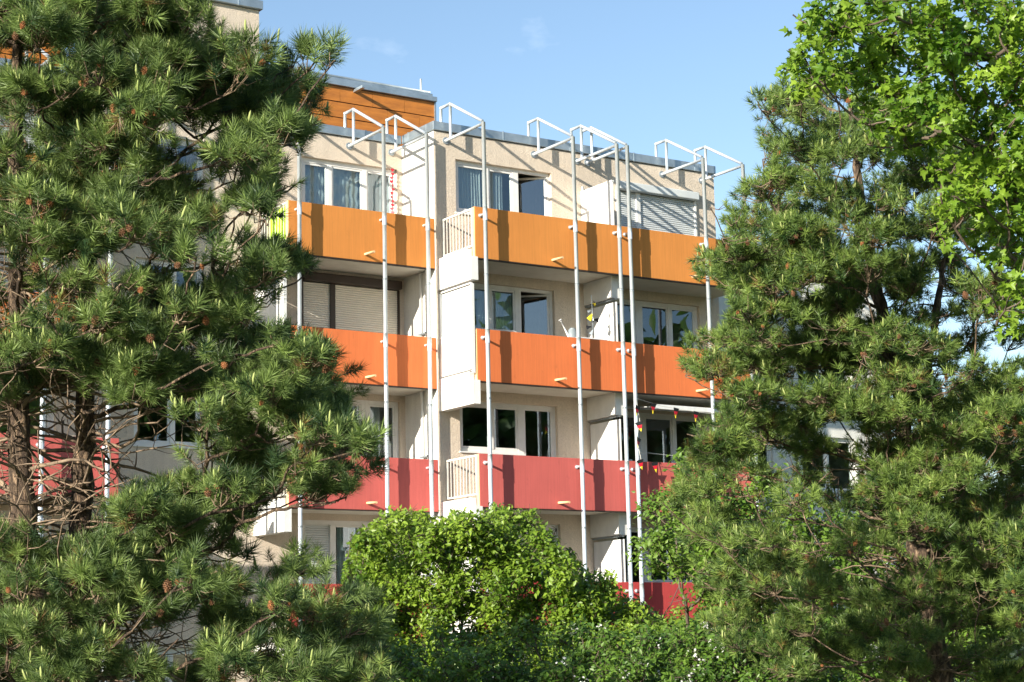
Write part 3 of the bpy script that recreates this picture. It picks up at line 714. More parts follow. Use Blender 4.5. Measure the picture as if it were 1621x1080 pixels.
# ------------------------------------------------------------------ trees: skeletons
def bez(a, b, c, n):
    t = np.linspace(0, 1, n)[:, None]
    return (1-t)**2*a + 2*t*(1-t)*b + t*t*c
class Skeleton:
    """grows branches: every clump joins the nearest wood that lies nearer to the stem; thickness follows the load"""
    def __init__(s, stems):
        s.p = []; s.par = []; s.rad = []; s.d = []; s.stem_n = 0
        for pts in stems:
            pts = np.array(pts); prev = -1
            for k in range(len(pts)-1):
                n = max(2, int(np.linalg.norm(pts[k+1]-pts[k])/0.12))
                for q in range(n):
                    s.p.append(pts[k]+(pts[k+1]-pts[k])*q/n); s.par.append(prev); s.d.append(0.0); prev = len(s.p)-1
        s.stem_n = len(s.p); s.load = np.zeros(400000)
    def grow(s, c, lift=0.25, wig=0.05, seg=5):
        A = np.array(s.p); D = np.array(s.d)
        v = c-A; dist = np.linalg.norm(v, axis=1)
        cost = dist + 0.45*D + 1.2*np.clip(A[:, 2]-(c[2]-lift*dist), 0, None) + 0.2*(dist < 0.05)
        i = int(cost.argmin()); a = A[i]; L = dist[i]
        mid = (a+c)/2 + np.array([0, 0, -0.10*L]) + rng.normal(0, wig*L, 3)
        pts = bez(a, mid, c, seg+1)[1:]; pts[:-1] += rng.normal(0, 0.012*L+0.003, (seg-1, 3))
        prev = i; ch = [i]
        for q in pts:
            s.p.append(q); s.par.append(prev); s.d.append(s.d[prev]+np.linalg.norm(q-np.array(s.p[prev]))); prev = len(s.p)-1; ch.append(prev)
        return ch
    def finish(s, base_r, k=0.5, rmax=0.05, n=5):
        ld = np.zeros(len(s.p)); kids = np.zeros(len(s.p), int)
        for i in range(len(s.p)-1, s.stem_n-1, -1):
            ld[i] += 1 if kids[i] == 0 else 0
            pa = s.par[i]
            if pa >= 0: ld[pa] += ld[i]; kids[pa] += 1
        r = np.minimum(base_r*np.maximum(ld, 1)**k, rmax)
        m = MB()
        for i in range(s.stem_n, len(s.p)):
            pa = s.par[i]; ra = r[pa] if pa >= s.stem_n else min(r[i]*1.25, rmax)
            a, b = s.p[pa], s.p[i]
            if np.linalg.norm(np.array(a)-np.array(b)) < 1e-4: continue
            m.tube([a, b], [ra, r[i]], n, caps=False)
        return m

def stem_mesh(pts, radii, n=14, rough=0.10):
    m = MB(); P_ = []; R_ = []
    pts = [np.array(p) for p in pts]
    for k in range(len(pts)-1):
        q = max(3, int(np.linalg.norm(pts[k+1]-pts[k])/0.10))
        for j in range(q):
            t = j/q; P_.append(pts[k]*(1-t)+pts[k+1]*t + rng.normal(0, 0.006, 3)); R_.append((radii[k]*(1-t)+radii[k+1]*t)*(1+rng.normal(0, rough*0.6)))
    P_.append(pts[-1]); R_.append(radii[-1])
    m.tube(P_, R_, n)
    m.v = [tuple(np.array(v)+rng.normal(0, rough*0.06, 3)*0.6) for v in m.v]
    return m

def frames(D):
    """rotation matrices taking +Z to the directions D, with random spin"""
    D = D/np.linalg.norm(D, axis=1, keepdims=True)
    h = np.where(np.abs(D[:, 2:3]) < 0.9, np.array([[0, 0, 1.0]]), np.array([[1.0, 0, 0]]))
    a = np.cross(h, D); a /= np.linalg.norm(a, axis=1, keepdims=True); b = np.cross(D, a)
    t = rng.uniform(0, 2*np.pi, len(D))[:, None]
    a2 = a*np.cos(t)+b*np.sin(t); b2 = -a*np.sin(t)+b*np.cos(t)
    return np.stack([a2, b2, D], axis=2)

def tuft_template(nn, L, w, shoot):
    """a brush of needles round a short shoot growing along +Z: one slim triangle per needle"""
    t = rng.uniform(0, 1, nn)
    az = rng.uniform(0, 2*np.pi, nn); el = np.radians(np.interp(t, [0, 0.75, 1], [80, 50, 18]) + rng.normal(0, 11, nn))
    d = np.stack([np.sin(el)*np.cos(az), np.sin(el)*np.sin(az), np.cos(el)], 1)
    base = np.stack([0*t, 0*t, t*shoot], 1) + d*0.004
    ln = L*rng.uniform(0.72, 1.08, nn)*np.interp(t, [0, 0.3, 1], [0.85, 1, 0.8])
    tip = base + d*ln[:, None] + np.array([0, 0, 0.10])*ln[:, None]
    r = rng.normal(0, 1, (nn, 3)); wv = np.cross(d, r); wv /= np.linalg.norm(wv, axis=1, keepdims=True)
    midp = base + d*(ln*0.45)[:, None]
    V = np.stack([base - wv*w*0.5, base + wv*w*0.5, tip], 1).reshape(-1, 3)
    return V, rng.uniform(-0.10, 0.10, nn).repeat(3)
def scatter(templates, pos, dirs, scale, tint):
    Vs = []; Ts = []; Tn = []; o = 0
    which = rng.integers(0, len(templates), len(pos)); R = frames(dirs)
    for k, (TV, tt, TT) in enumerate(templates):
        idx = np.where(which == k)[0]
        if not len(idx): continue
        W = np.einsum('nij,vj->nvi', R[idx], TV)*scale[idx][:, None, None] + pos[idx][:, None, :]
        nv = len(TV)
        Vs.append(W.reshape(-1, 3)); Tn.append((tint[idx][:, None]+tt[None, :]).ravel())
        Ts.append((TT[None]+(np.arange(len(idx))*nv)[:, None, None]).reshape(-1, 3)+o); o += nv*len(idx)
    return np.concatenate(Vs), np.concatenate(Ts), np.clip(np.concatenate(Tn), 0, 1)
def with_tris(V, t): return V, t, np.arange(len(V)).reshape(-1, 3)

def cone_mesh(name, mat, r=0.028):
    m = MB(); nr, ns = 7, 9
    for i in range(nr):
        ph = i/(nr-1); rr = r*math.sin(math.pi*(0.12+0.80*ph))**0.8; z = (ph-0.5)*r*2.4
        for k in range(ns):
            a = 2*math.pi*(k+0.5*(i % 2))/ns; ca, sa = math.cos(a), math.sin(a)
            t1, t2 = a-0.33, a+0.33
            m.add([(rr*0.45*math.cos(t1), rr*0.45*math.sin(t1), z), (rr*0.45*math.cos(t2), rr*0.45*math.sin(t2), z), (rr*1.1*ca, rr*1.1*sa, z+r*0.30), (rr*0.5*ca, rr*0.5*sa, z+r*0.32)],
                  [(0, 1, 2), (1, 3, 2), (3, 0, 2)])
    m.tube([(0, 0, -r*1.2), (0, 0, 0), (0, 0, r*1.1)], [r*0.4, r*0.6, r*0.2], 7)
    me = bpy.data.meshes.new(name); me.from_pydata(m.v, [], m.f); me.materials.append(mat); return me

def cells_from(rows, col0, row0, cell=40):
    out = []
    for j, r in enumerate(rows):
        for i, ch in enumerate(r):
            if ch in '123456789': out.append(((col0+i+0.5)*cell, (row0+j+0.5)*cell, int(ch)))
    return out

def edge_fn(pts):
    pts = np.array(pts, float); return lambda y: np.interp(y, pts[:, 0], pts[:, 1])
def pine(name, label, group, rows, col0, row0, stems, radii, depth, spread, per, tuft, base_r, extra=(), needle='needle', bark='bark', shoots=0.16, ncones=90, dead=(), keep=None, rmax=0.04, brown=0.02, centre_px=None, cone_r=0.021):
    root = empty(name, tuple(stems[0][0])); root_inv = Vector(stems[0][0])
    tag(root, label, 'tree', group)
    def fix(o): o.location = -root_inv; return o
    sk = Skeleton(stems)
    cl = []
    for (px, py, dn) in cells_from(rows, col0, row0) + list(extra):
        ncl = (1 if dn == 1 else 2)
        if ncl == 2 and rng.uniform() < 0.5: ncl = 1
        for _ in range(ncl):
            fall = 1.0
            d = depth + rng.uniform(-1, 0.9)*spread*fall
            if keep is not None and not any(keep(px+dx, py) for dx in (0, 8, -8)): continue
            cl.append((P(px+rng.uniform(-18, 12), py+rng.uniform(-14, 18), d), (0.4 if px < -30 or py < -30 or px > 1650 else 1.0)*dn*per/(1 if dn == 1 else 2)*rng.choice([0.35, 1.1, 2.2])))
    axis = np.array([s_ for st in stems for s_ in st])
    cl.sort(key=lambda c: np.min(np.hypot(axis[:, 0]-c[0][0], axis[:, 1]-c[0][1])))
    pos = []; dirs = []; tw = MB(); tl = tuft['L']; cell_m = 40/FPX*depth
    for c, n in cl:
        ch = sk.grow(c)
        A = np.array([sk.p[i] for i in ch]); ld = A[-1]-A[-2]; ld /= np.linalg.norm(ld)+1e-9
        n = int(n + rng.uniform(0, 1))
        for _ in range(n):
            o = rng.normal(0, 1, 3); o /= np.linalg.norm(o); o *= rng.uniform(0.2, 1.0)**0.5*cell_m*1.05; o[2] = abs(o[2])*0.75 - 0.22*cell_m if rng.uniform() < 0.8 else o[2]*0.6
            p = c+o
            dd = 0.55*o/(cell_m) + 0.45*ld + np.array([0, 0, 0.55]) + rng.normal(0, 0.33, 3) - nVF*0.10
            dd /= np.linalg.norm(dd)
            if keep is not None:
                ww = p@nVF; 
                if not keep(810.5+FPX*(p@nVR)/ww, 540-FPX*(p@nVU)/ww): continue
            pos.append(p); dirs.append(dd)
            a = A[-1 - rng.integers(0, 2)]
            q = p - dd*tl*0.15
            if rng.uniform() < 0.6: tw.tube([a, (a+q)/2 + rng.normal(0, 0.01, 3) - np.array([0, 0, 0.015]), p+dd*tuft['shoot']*0.6], [base_r*1.1, base_r*0.9, base_r*0.6], 3, caps=False)
    pos = np.array(pos); dirs = np.array(dirs)
    T = [with_tris(*tuft_template(tuft['n'], tl, tuft['w'], tuft['shoot'])) for _ in range(7)]
    tint = np.clip(rng.normal(0.42, 0.24, len(pos)), 0.02, 0.9)
    tint[rng.uniform(0, 1, len(pos)) < brown] = 1.0
    V, Tr, tn = scatter(T, pos, dirs, rng.uniform(0.62, 1.18, len(pos)), tint)
    print(name, 'tufts', len(pos), 'tris', len(Tr))
    o = fix(tri_mesh('crown', V, Tr, M[needle], root, tn))
    # new shoots
    sel = np.where(rng.uniform(0, 1, len(pos)) < shoots)[0]
    sv = []; n_ = 4; L = tuft['shoot']*0.85; rr = tl*0.085
    prof = [(0, 0.6), (0.35, 1.05), (0.8, 0.75), (1.0, 0.0)]
    vs = np.array([(rr*b*math.cos(2*math.pi*k/n_), rr*b*math.sin(2*math.pi*k/n_), a*L) for a, b in prof for k in range(n_)])
    fs = []
    for i in range(len(prof)-1):
        for k in range(n_):
            k2 = (k+1) % n_; fs += [(i*n_+k, i*n_+k2, (i+1)*n_+k2), (i*n_+k, (i+1)*n_+k2, (i+1)*n_+k)]
    up = dirs[sel]*0.35 + np.array([0, 0, 1.0]) + rng.normal(0, 0.10, (len(sel), 3))
    ps_ = pos[sel]+dirs[sel]*tuft['shoot']*0.9
    # each tip carries a candle and often a smaller one beside it
    ps2 = ps_ + rng.normal(0, tl*0.10, ps_.shape); 
    allp = np.concatenate([ps_, ps2]); alld = np.concatenate([up, up + rng.normal(0, 0.25, up.shape)])
    sc = np.concatenate([rng.uniform(0.35, 1.15, len(ps_)), rng.uniform(0.2, 0.7, len(ps_))])
    V, Tr, tn = scatter([(vs, np.repeat(np.linspace(0, 0.5, len(prof)), n_), np.array(fs))], allp, alld, sc, rng.uniform(0, 0.5, len(allp)))
    fix(tri_mesh('new_shoots', V, Tr, M['shoot'], root, tn))
    # wood
    m = sk.finish(base_r*1.25, 0.42, rmax); 
    b = fix(m.build('branches', M[bark], root)); b['kind'] = 'stuff'
    b = fix(tw.build('twigs', M['twig'], root)); b['kind'] = 'stuff'
    for st, rd in zip(stems, radii): fix(stem_mesh(st, rd).build('trunk', M[bark], root))
    # dead branches near the stems
    if dead:
        dm = MB()
        for (zlo, zhi, count, lmax, r0) in dead:
            for _ in range(count):
                st = np.array(stems[rng.integers(0, len(stems))]); z = rng.uniform(zlo, zhi)
                k = int(np.clip(np.searchsorted(st[:, 2], z)-1, 0, len(st)-2)); t = (z-st[k][2])/(st[k+1][2]-st[k][2]); a = st[k]*(1-t)+st[k+1]*t
                ang = rng.uniform(0, 2*np.pi); L = rng.uniform(0.35, 1)*lmax; d = np.array([math.cos(ang), math.sin(ang), rng.uniform(-0.25, 0.5)])
                pts = [a]; q = a.copy(); dv = d.copy(); nseg = 7
                for s_ in range(nseg):
                    dv = dv + rng.normal(0, 0.20, 3) + np.array([0, 0, -0.02]); dv /= np.linalg.norm(dv); q = q+dv*L/nseg; pts.append(q.copy())
                r_ = r0*rng.uniform(0.4, 1.1)
                dm.tube(pts, [r_*(1-0.75*i/nseg) for i in range(nseg+1)], 5, caps=False)
                for s_ in range(rng.integers(2, 6)):
                    i0 = rng.integers(2, nseg); q2 = pts[i0].copy(); dv2 = rng.normal(0, 1, 3); dv2 = dv2/np.linalg.norm(dv2)+d*0.6; dv2 /= np.linalg.norm(dv2); p2 = [q2.copy()]
                    l2 = L*rng.uniform(0.15, 0.45)
                    for _q in range(4): dv2 = dv2+rng.normal(0, 0.25, 3); dv2 /= np.linalg.norm(dv2); q2 = q2+dv2*l2/4; p2.append(q2.copy())
                    dm.tube(p2, [r_*0.45, r_*0.38, r_*0.3, r_*0.22, r_*0.14], 4, caps=False)
        b = fix(dm.build('dead_branches', M['twig'], root)); b['kind'] = 'stuff'
    # cones: the ones facing the viewer side of the crown
    cm = [cone_mesh('pine_cone', M['cone'], cone_r), cone_mesh('pine_cone', M['cone_pollen'], cone_r*0.8)]
    order = np.argsort((pos-np.array([0, 0, 0])) @ nVF + rng.uniform(0, spread*1.2, len(pos)))[:ncones*3]
    order = rng.permutation(order)[:ncones]
    for i in order:
        q = pos[i]-dirs[i]*tuft['shoot']*0.2 + rng.normal(0, tl*0.12, 3) - nVF*tl*0.15
        inst('pine_cone', cm[int(rng.uniform() < 0.55)], root, Matrix.Translation(Vector(q)-root_inv) @ Matrix.Rotation(rng.uniform(0, 3), 4, 'X') @ Matrix.Rotation(rng.uniform(0, 3), 4, 'Z') @ Matrix.Scale(rng.uniform(0.7, 1.2), 4))
    return root

# ------------------------------------------------------------------ near pine at the left
LP = [
 '33333333',
 '33133333100011',
 '33133333211112',
 '33323333333322',
 '3333333333333',
 '3333332233331',
 '333333323333',
 '333333313333',
 '333333331332',
 '2233332221121',
 '11011112233331',
 '11111112232112',
 '22222223331201',
 '3333333333222',
 '33333333333321',
 '222222223332332',
 '000000012223331',
 '0000000012333320',
 '000000001333333',
 '000000123333322',
 '00001333333220',
 '10013333321111',
 '23233332211110',
 '333332323321222',
 '3332123233233332',
 '3312011233323332',
 '3211010123223332',
]
exl = []
for j in range(-9, 24):
    for i in range(-13, -7):
        if (i+j) % 2 == 0: exl.append(((i+0.5)*40, (j+0.5)*40, 1))
for j in range(-5, 27):
    for i in range(-7, 0):
        if (i+j) % 2 == 0 and not (15 <= j < 21): exl.append(((i+0.5)*40, (j+0.5)*40, 1))
for j in range(-5, 0):
    for i in range(0, 9+j): exl.append(((i+0.5)*40, (j+0.5)*40, 2))
LEDGE = edge_fn([(-400, 300), (0, 352), (40, 338), (62, 340), (66, 525), (100, 530), (130, 512), (160, 505), (190, 500), (215, 478), (240, 472), (260, 448), (300, 448), (330, 438), (345, 420), (350, 335), (375, 338), (385, 440), (400, 474), (430, 476), (445, 458),
    (470, 435), (485, 405), (505, 385), (520, 395), (530, 455), (545, 505), (575, 512), (585, 565), (620, 562), (650, 530), (680, 545), (700, 584), (730, 595), (760, 582), (785, 540), (800, 460), (820, 412), (840, 385), (860, 395), (875, 525), (905, 530), (925, 500),
    (940, 572), (960, 604), (1040, 604), (1080, 590)])
LHOLES = [(60, 425, 95, 30), (195, 422, 75, 32), (285, 235, 48, 28), (215, 385, 55, 18), (385, 355, 48, 28), (335, 392, 45, 26), (430, 485, 50, 28), (100, 695, 160, 80), (262, 672, 82, 50), (70, 790, 130, 60), (430, 860, 42, 66), (498, 945, 42, 34), (392, 930, 26, 50),
    (290, 1020, 42, 58), (215, 1005, 60, 45), (155, 955, 42, 26), (340, 900, 26, 32), (72, 95, 26, 26), (170, 180, 30, 18), (245, 190, 40, 16), (345, 310, 22, 30), (300, 470, 30, 14), (330, 840, 22, 16)]
def in_hole(x, y, H): return any(((x-a)/c)**2+((y-b)/d)**2 < 0.72 for a, b, c, d in H)
def keep_left(x, y):
    if x > LEDGE(y) + 8 + rng.normal(0, 8): return False
    return not (in_hole(x, y, LHOLES) and rng.uniform() < 0.86)
stem1 = [P(96, 1640, 9.2), P(72, 1080, 9.2), P(42, 880, 9.2), P(30, 700, 9.25), P(28, 430, 9.3), P(24, 200, 9.3), P(34, -60, 9.3)]
stem2 = [P(112, 1640, 9.4), P(134, 1080, 9.45), P(126, 900, 9.45), P(131, 700, 9.45), P(140, 430, 9.45), P(150, 190, 9.45), P(158, -140, 9.4)]
stem1[0][2] = GZ; stem2[0][2] = GZ
pine('pine_tree', 'tall dark pine with two bare stems and long needles, growing before the stair tower', 'pines in front of the building',
     LP, 0, 0, [stem1, stem2], [[0.12, 0.085, 0.064, 0.056, 0.046, 0.036, 0.012], [0.11, 0.072, 0.054, 0.048, 0.040, 0.030, 0.010]],
     9.2, 0.95, 14.5, dict(n=84, L=0.074, w=0.0039, shoot=0.066), 0.0036, extra=exl, shoots=0.22, ncones=110, brown=0.03, keep=keep_left,
     dead=((-0.2, 1.6, 230, 1.15, 0.012), (1.5, 2.4, 60, 0.9, 0.009), (-0.9, 0.2, 50, 0.9, 0.011)), rmax=0.026)

# ------------------------------------------------------------------ pine at the right
RP = [
 '000002333000000',
 '000023333220000',
 '000223333332000',
 '000023333333200',
 '000033333333320',
 '002333333333200',
 '003333333333320',
 '023333333333322',
 '002333233332332',
 '002333333232233',
 '233333333332333',
 '233333333333333',
 '023322333333333',
 '023333333333333',
 '023333333333333',
 '033333333333333',
 '333322333333333',
 '333322233332333',
 '233333222233333',
 '033333332233333',
 '023333333223333',
 '003333333333333',
 '000222333333333',
 '000222223333333',
]
exr = [(x, y, 3) for x in range(1170, 1361, 38) for y in range(410, 640, 38)] + [(x, y, 2) for x in range(1400, 1621, 40) for y in range(600, 1000, 45)]
for j in range(6, 27):
    for i in range(41, 50):
        if (i+j) % 2 == 0: exr.append(((i+0.5)*40, (j+0.5)*40, 2))
REDGE = edge_fn([(90, 1345), (115, 1330), (140, 1215), (160, 1200), (200, 1206), (225, 1200), (240, 1204), (270, 1214), (290, 1208), (300, 1176), (310, 1150), (330, 1145), (350, 1150), (400, 1158), (408, 1108), (440, 1110), (450, 1152), (480, 1163), (530, 1152),
    (540, 1080), (570, 1082), (600, 1106), (640, 1115), (660, 1112), (700, 1106), (740, 1078), (760, 1072), (800, 1056), (830, 1104), (860, 1076), (900, 1095), (960, 1096), (1000, 1124), (1040, 1165), (1080, 1265)])
RHOLES = [(1290, 450, 30, 18), (1385, 480, 28, 34), (1480, 465, 26, 42), (1505, 525, 28, 28), (1540, 400, 30, 28), (1580, 560, 34, 38), (1270, 612, 42, 20), (1190, 790, 52, 42), (1290, 840, 62, 42), (1385, 900, 72, 42), (1448, 870, 22, 55),
    (1462, 950, 18, 30), (1105, 930, 40, 60), (1432, 690, 16, 26), (1480, 585, 16, 34), (1420, 250, 30, 20), (1240, 520, 26, 16), (1488, 1040, 26, 50), (1560, 760, 26, 16), (1230, 640, 40, 14), (1340, 380, 26, 14)]
def keep_right(x, y):
    if x < REDGE(y) + rng.normal(0, 6): return False
    return not (in_hole(x, y, RHOLES) and rng.uniform() < 0.80)
s1 = [P(1520, 1300, 18), P(1492, 1080, 18), P(1457, 900, 18), P(1434, 700, 18), P(1420, 600, 18), P(1385, 450, 18), P(1360, 300, 18), P(1345, 150, 18)]
s2 = [P(1476, 960, 18.05), P(1480, 850, 18.2), P(1474, 700, 18.3), P(1468, 580, 18.3), P(1484, 480, 18.3), P(1500, 380, 18.3)]
s1[0] = s1[1] + (s1[1]-s1[2])/(s1[2][2]-s1[1][2])*(s1[1][2]-GZ)*0.6; s1[0][2] = GZ
pine('pine_tree', 'broad olive green pine with sunlit trunk, half covered by the maple at its top', 'pines in front of the building',
     RP, 26, 3, [s1, s2], [[0.16, 0.115, 0.10, 0.085, 0.075, 0.06, 0.04, 0.015], [0.06, 0.06, 0.055, 0.045, 0.035, 0.012]],
     18.0, 1.7, 19.0, dict(n=46, L=0.094, w=0.0072, shoot=0.085), 0.0045, extra=exr, needle='needle_far', bark='bark_far', shoots=0.12, ncones=150, keep=keep_right,
     dead=((-0.5, 2.6, 60, 1.3, 0.016), (2.6, 4.2, 16, 0.9, 0.012)), rmax=0.05, brown=0.03, cone_r=0.024)

# ------------------------------------------------------------------ broad-leaved trees and shrubs
def palmate():
    """five-lobed leaf, petiole at the origin, growing along +Y, a little folded"""
    pts = [(0, 0.05), (0.16, 0.02), (0.34, 0.12), (0.24, 0.22), (0.50, 0.38), (0.47, 0.50), (0.26, 0.48), (0.18, 0.62), (0.14, 0.80), (0, 1.0)]
    ring = pts + [(-x, y) for x, y in reversed(pts[1:-1])]
    V = [(0, 0.36, 0.0)] + [(x, y, 0.28*abs(x) - 0.30*y*y) for x, y in ring]
    n = len(ring); T = [(0, 1+i, 1+(i+1) % n) for i in range(n)]
    return np.array(V), np.array(T)
def ovate():
    V = [(0, 0, 0), (0.25, 0.42, 0.06), (0, 0.46, -0.03), (-0.25, 0.42, 0.06), (0, 1.0, -0.10)]
    T = [(0, 1, 2), (0, 2, 3), (1, 4, 2), (2, 4, 3)]
    return np.array(V, float), np.array(T)
def leaf_frames(nrm, n):
    R = frames(nrm)      # leaf plane normal = nrm, random heading
    return R
def broadleaf(name, label, group, cells, stems, radii, depth, spread, per, leaf, size, mat, bark, base_r, kids=0, back=0.9, flowers=0, category='tree', keep=None, shift=0, rmax=0.08, jit=20, tintm=0.45):
    base = stems[0][0]; root = empty(name, tuple(base)); off = -Vector(base)
    tag(root, label, category, group)
    sk = Skeleton(stems); cl = []
    for (px, py, dn) in cells:
        for _ in range(dn):
            d = depth + rng.uniform(-1, back)*spread
            if keep is not None and not bool(np.all(keep(np.array([px]), np.array([py+shift+26])))): continue
            cl.append((P(px+rng.uniform(-jit, jit), py+shift+rng.uniform(-jit, jit), d), per))
    axis = np.array([s_ for st in stems for s_ in st])
    cl.sort(key=lambda c: np.min(np.hypot(axis[:, 0]-c[0][0], axis[:, 1]-c[0][1])))
    pos = []; nrm = []; tw = MB(); cm = 40/FPX*depth; tn0 = []; ends = []
    for c, n in cl:
        if c[2] < GZ+0.1: continue
        ch = sk.grow(c, lift=0.5, seg=5); A = np.array([sk.p[i] for i in ch])
        ct = rng.normal(tintm, 0.20); nt_ = max(2, int(n/9))
        for k in range(nt_):
            o = rng.normal(0, 1, 3); o /= np.linalg.norm(o); e = c + o*cm*rng.uniform(0.35, 0.85)
            if keep is not None and not bool(np.all(keep(np.array([810.5+FPX*(e@nVR)/(e@nVF)]), np.array([540-FPX*(e@nVU)/(e@nVF)])))): continue
            tw.tube([A[-1-k % 2], (A[-1-k % 2]+e)/2+rng.normal(0, 0.02, 3), e], [base_r, base_r*0.7, base_r*0.35], 3, caps=False); ends.append(e)
            m_ = int(n/nt_+rng.uniform(0, 1))
            q = c[None]+(e-c)[None]*rng.uniform(0.2, 1.05, (m_, 1)) + rng.normal(0, cm*0.18, (m_, 3))
            pos.append(q); nn = rng.normal(0, 0.62, (m_, 3)) + np.array([0, 0, 0.75]) + (e-c)/cm*0.3 - nVF*0.15 - np.array(SUN_TRAVEL)*0.30
            nrm.append(nn); tn0.append(np.full(m_, ct) + rng.normal(0, 0.13, m_))
    pos = np.concatenate(pos); nrm = np.concatenate(nrm); tn0 = np.clip(np.concatenate(tn0), 0, 0.92)
    kp = pos[:, 2] > GZ+0.05
    if keep is not None: kp &= keep(810.5+FPX*(pos@nVR)/(pos@nVF), 540-FPX*(pos@nVU)/(pos@nVF))
    pos, nrm, tn0 = pos[kp], nrm[kp], tn0[kp]
    sz = size*rng.uniform(0.65, 1.2, len(pos))
    V0, T0 = leaf
    if kids:
        near = np.argsort(pos @ nVF)
        px_ = 810.5+FPX*(pos@nVR)/(pos@nVF); py_ = 540-FPX*(pos@nVU)/(pos@nVF)
        inview = (px_ > 0) & (px_ < 1621) & (py_ > 0) & (py_ < 1080)
        near = [i for i in near if inview[i]][:kids]
        me = bpy.data.meshes.new('leaf'); me.from_pydata([tuple(v) for v in V0], [], [tuple(map(int, t)) for t in T0]); me.materials.append(M[mat])
        ms = []
        for tv in (0.2, 0.45, 0.7):
            m2 = me.copy(); a = m2.attributes.new('tint', 'FLOAT', 'POINT'); a.data.foreach_set('value', [tv]*len(V0)); ms.append(m2)
        R = frames(nrm[near])
        for k, i in enumerate(near):
            mw = Matrix([[*(R[k][r]*sz[i]), pos[i][r]+off[r]] for r in range(3)] + [[0, 0, 0, 1]])
            inst('leaf', ms[int(np.clip(tn0[i]*3, 0, 2))], root, mw)
        mask = np.ones(len(pos), bool); mask[near] = False
        pos, nrm, tn0, sz = pos[mask], nrm[mask], tn0[mask], sz[mask]
    V, T, tn = scatter([(V0, np.zeros(len(V0)), T0)], pos, nrm, sz, tn0)
    print(name, 'leaves', len(pos), 'tris', len(T))
    tri_mesh('crown', V, T, M[mat], root, tn).location = off
    b = sk.finish(base_r*1.3, 0.45, rmax, 6).build('branches', M[bark], root); b['kind'] = 'stuff'; b.location = off
    b = tw.build('twigs', M[bark], root); b['kind'] = 'stuff'; b.location = off
    for st, rd in zip(stems, radii): stem_mesh(st, rd).build('trunk', M[bark], root).location = off
    if flowers:
        ends = np.array(ends); px_ = 810.5+FPX*(ends@nVR)/(ends@nVF); py_ = 540-FPX*(ends@nVU)/(ends@nVF)
        el = ends[flowers(px_, py_)]; el = el - nVF*0.12
        pp = np.repeat(el, 7, 0) + rng.normal(0, 0.035, (len(el)*7, 3))
        a = [2*math.pi*k/10 for k in range(10)]
        FV = np.array([(0, 0, 0)] + [((1.0 if k % 2 == 0 else 0.55)*math.cos(t), (1.0 if k % 2 == 0 else 0.55)*math.sin(t), 0.25) for k, t in enumerate(a)])
        FT = np.array([(0, 1+k, 1+(k+1) % 10) for k in range(10)])
        V, T, tn = scatter([(FV, np.zeros(11), FT)], pp, rng.normal(0, 0.5, pp.shape) - nVF*0.7 + np.array([0, 0, 0.6]), np.full(len(pp), 0.019), np.zeros(len(pp)))
        tri_mesh('blossoms', V, T, M['petal'], root).location = off
    return root

# maple, trunk beyond the right edge of the photograph
MPR = [
 '01333333333', '02333333333', '13333333333', '23212333333', '01002333333', '00002323333', '00001212333',
 '00000012333', '00000002223', '00000001233', '00000000112', '00000000013', '00000000011']
mc = cells_from(MPR, 30, 0)
for j in range(-8, 13):
    for i in range(41, 50):
        if (i*3+j) % 2 == 0: mc.append(((i+0.5)*40, (j+0.5)*40, 2))
for j in range(-7, 0):
    for i in range(32-j//2, 41): 
        if (i+j) % 2 == 0: mc.append(((i+0.5)*40, (j+0.5)*40, 2))
tb = P(1900, 1500, 13.6); tb[2] = GZ
ms = [tb, P(1900, 900, 13.6), P(1880, 400, 13.6), P(1850, 100, 13.5), P(1800, -150, 13.4)]
ms2 = [P(1880, 400, 13.6), P(1740, 230, 13.3), P(1600, 110, 13.1), P(1470, 30, 13.0)]
ms3 = [P(1885, 480, 13.6), P(1760, 380, 13.3), P(1660, 300, 13.2), P(1560, 240, 13.1)]
MEDGE = edge_fn([(-300, 1350), (0, 1275), (50, 1250), (75, 1255), (100, 1238), (150, 1240), (172, 1270), (178, 1350), (200, 1370), (260, 1385), (280, 1470), (340, 1478), (420, 1490), (440, 1540), (500, 1575)])
broadleaf('maple_tree', 'bright green maple reaching in over the top of the broad pine', None, mc, [ms, ms2, ms3],
          [[0.2, 0.17, 0.13, 0.08, 0.03], [0.08, 0.06, 0.04, 0.012], [0.06, 0.045, 0.03, 0.012]],
          13.0, 1.0, 46, palmate(), 0.067, 'maple', 'maple_bark', 0.004, kids=300, rmax=0.05, tintm=0.5, keep=lambda x, y: x > MEDGE(y) + 8*np.sin(y*0.09) + rng.normal(0, 7, np.shape(y)))

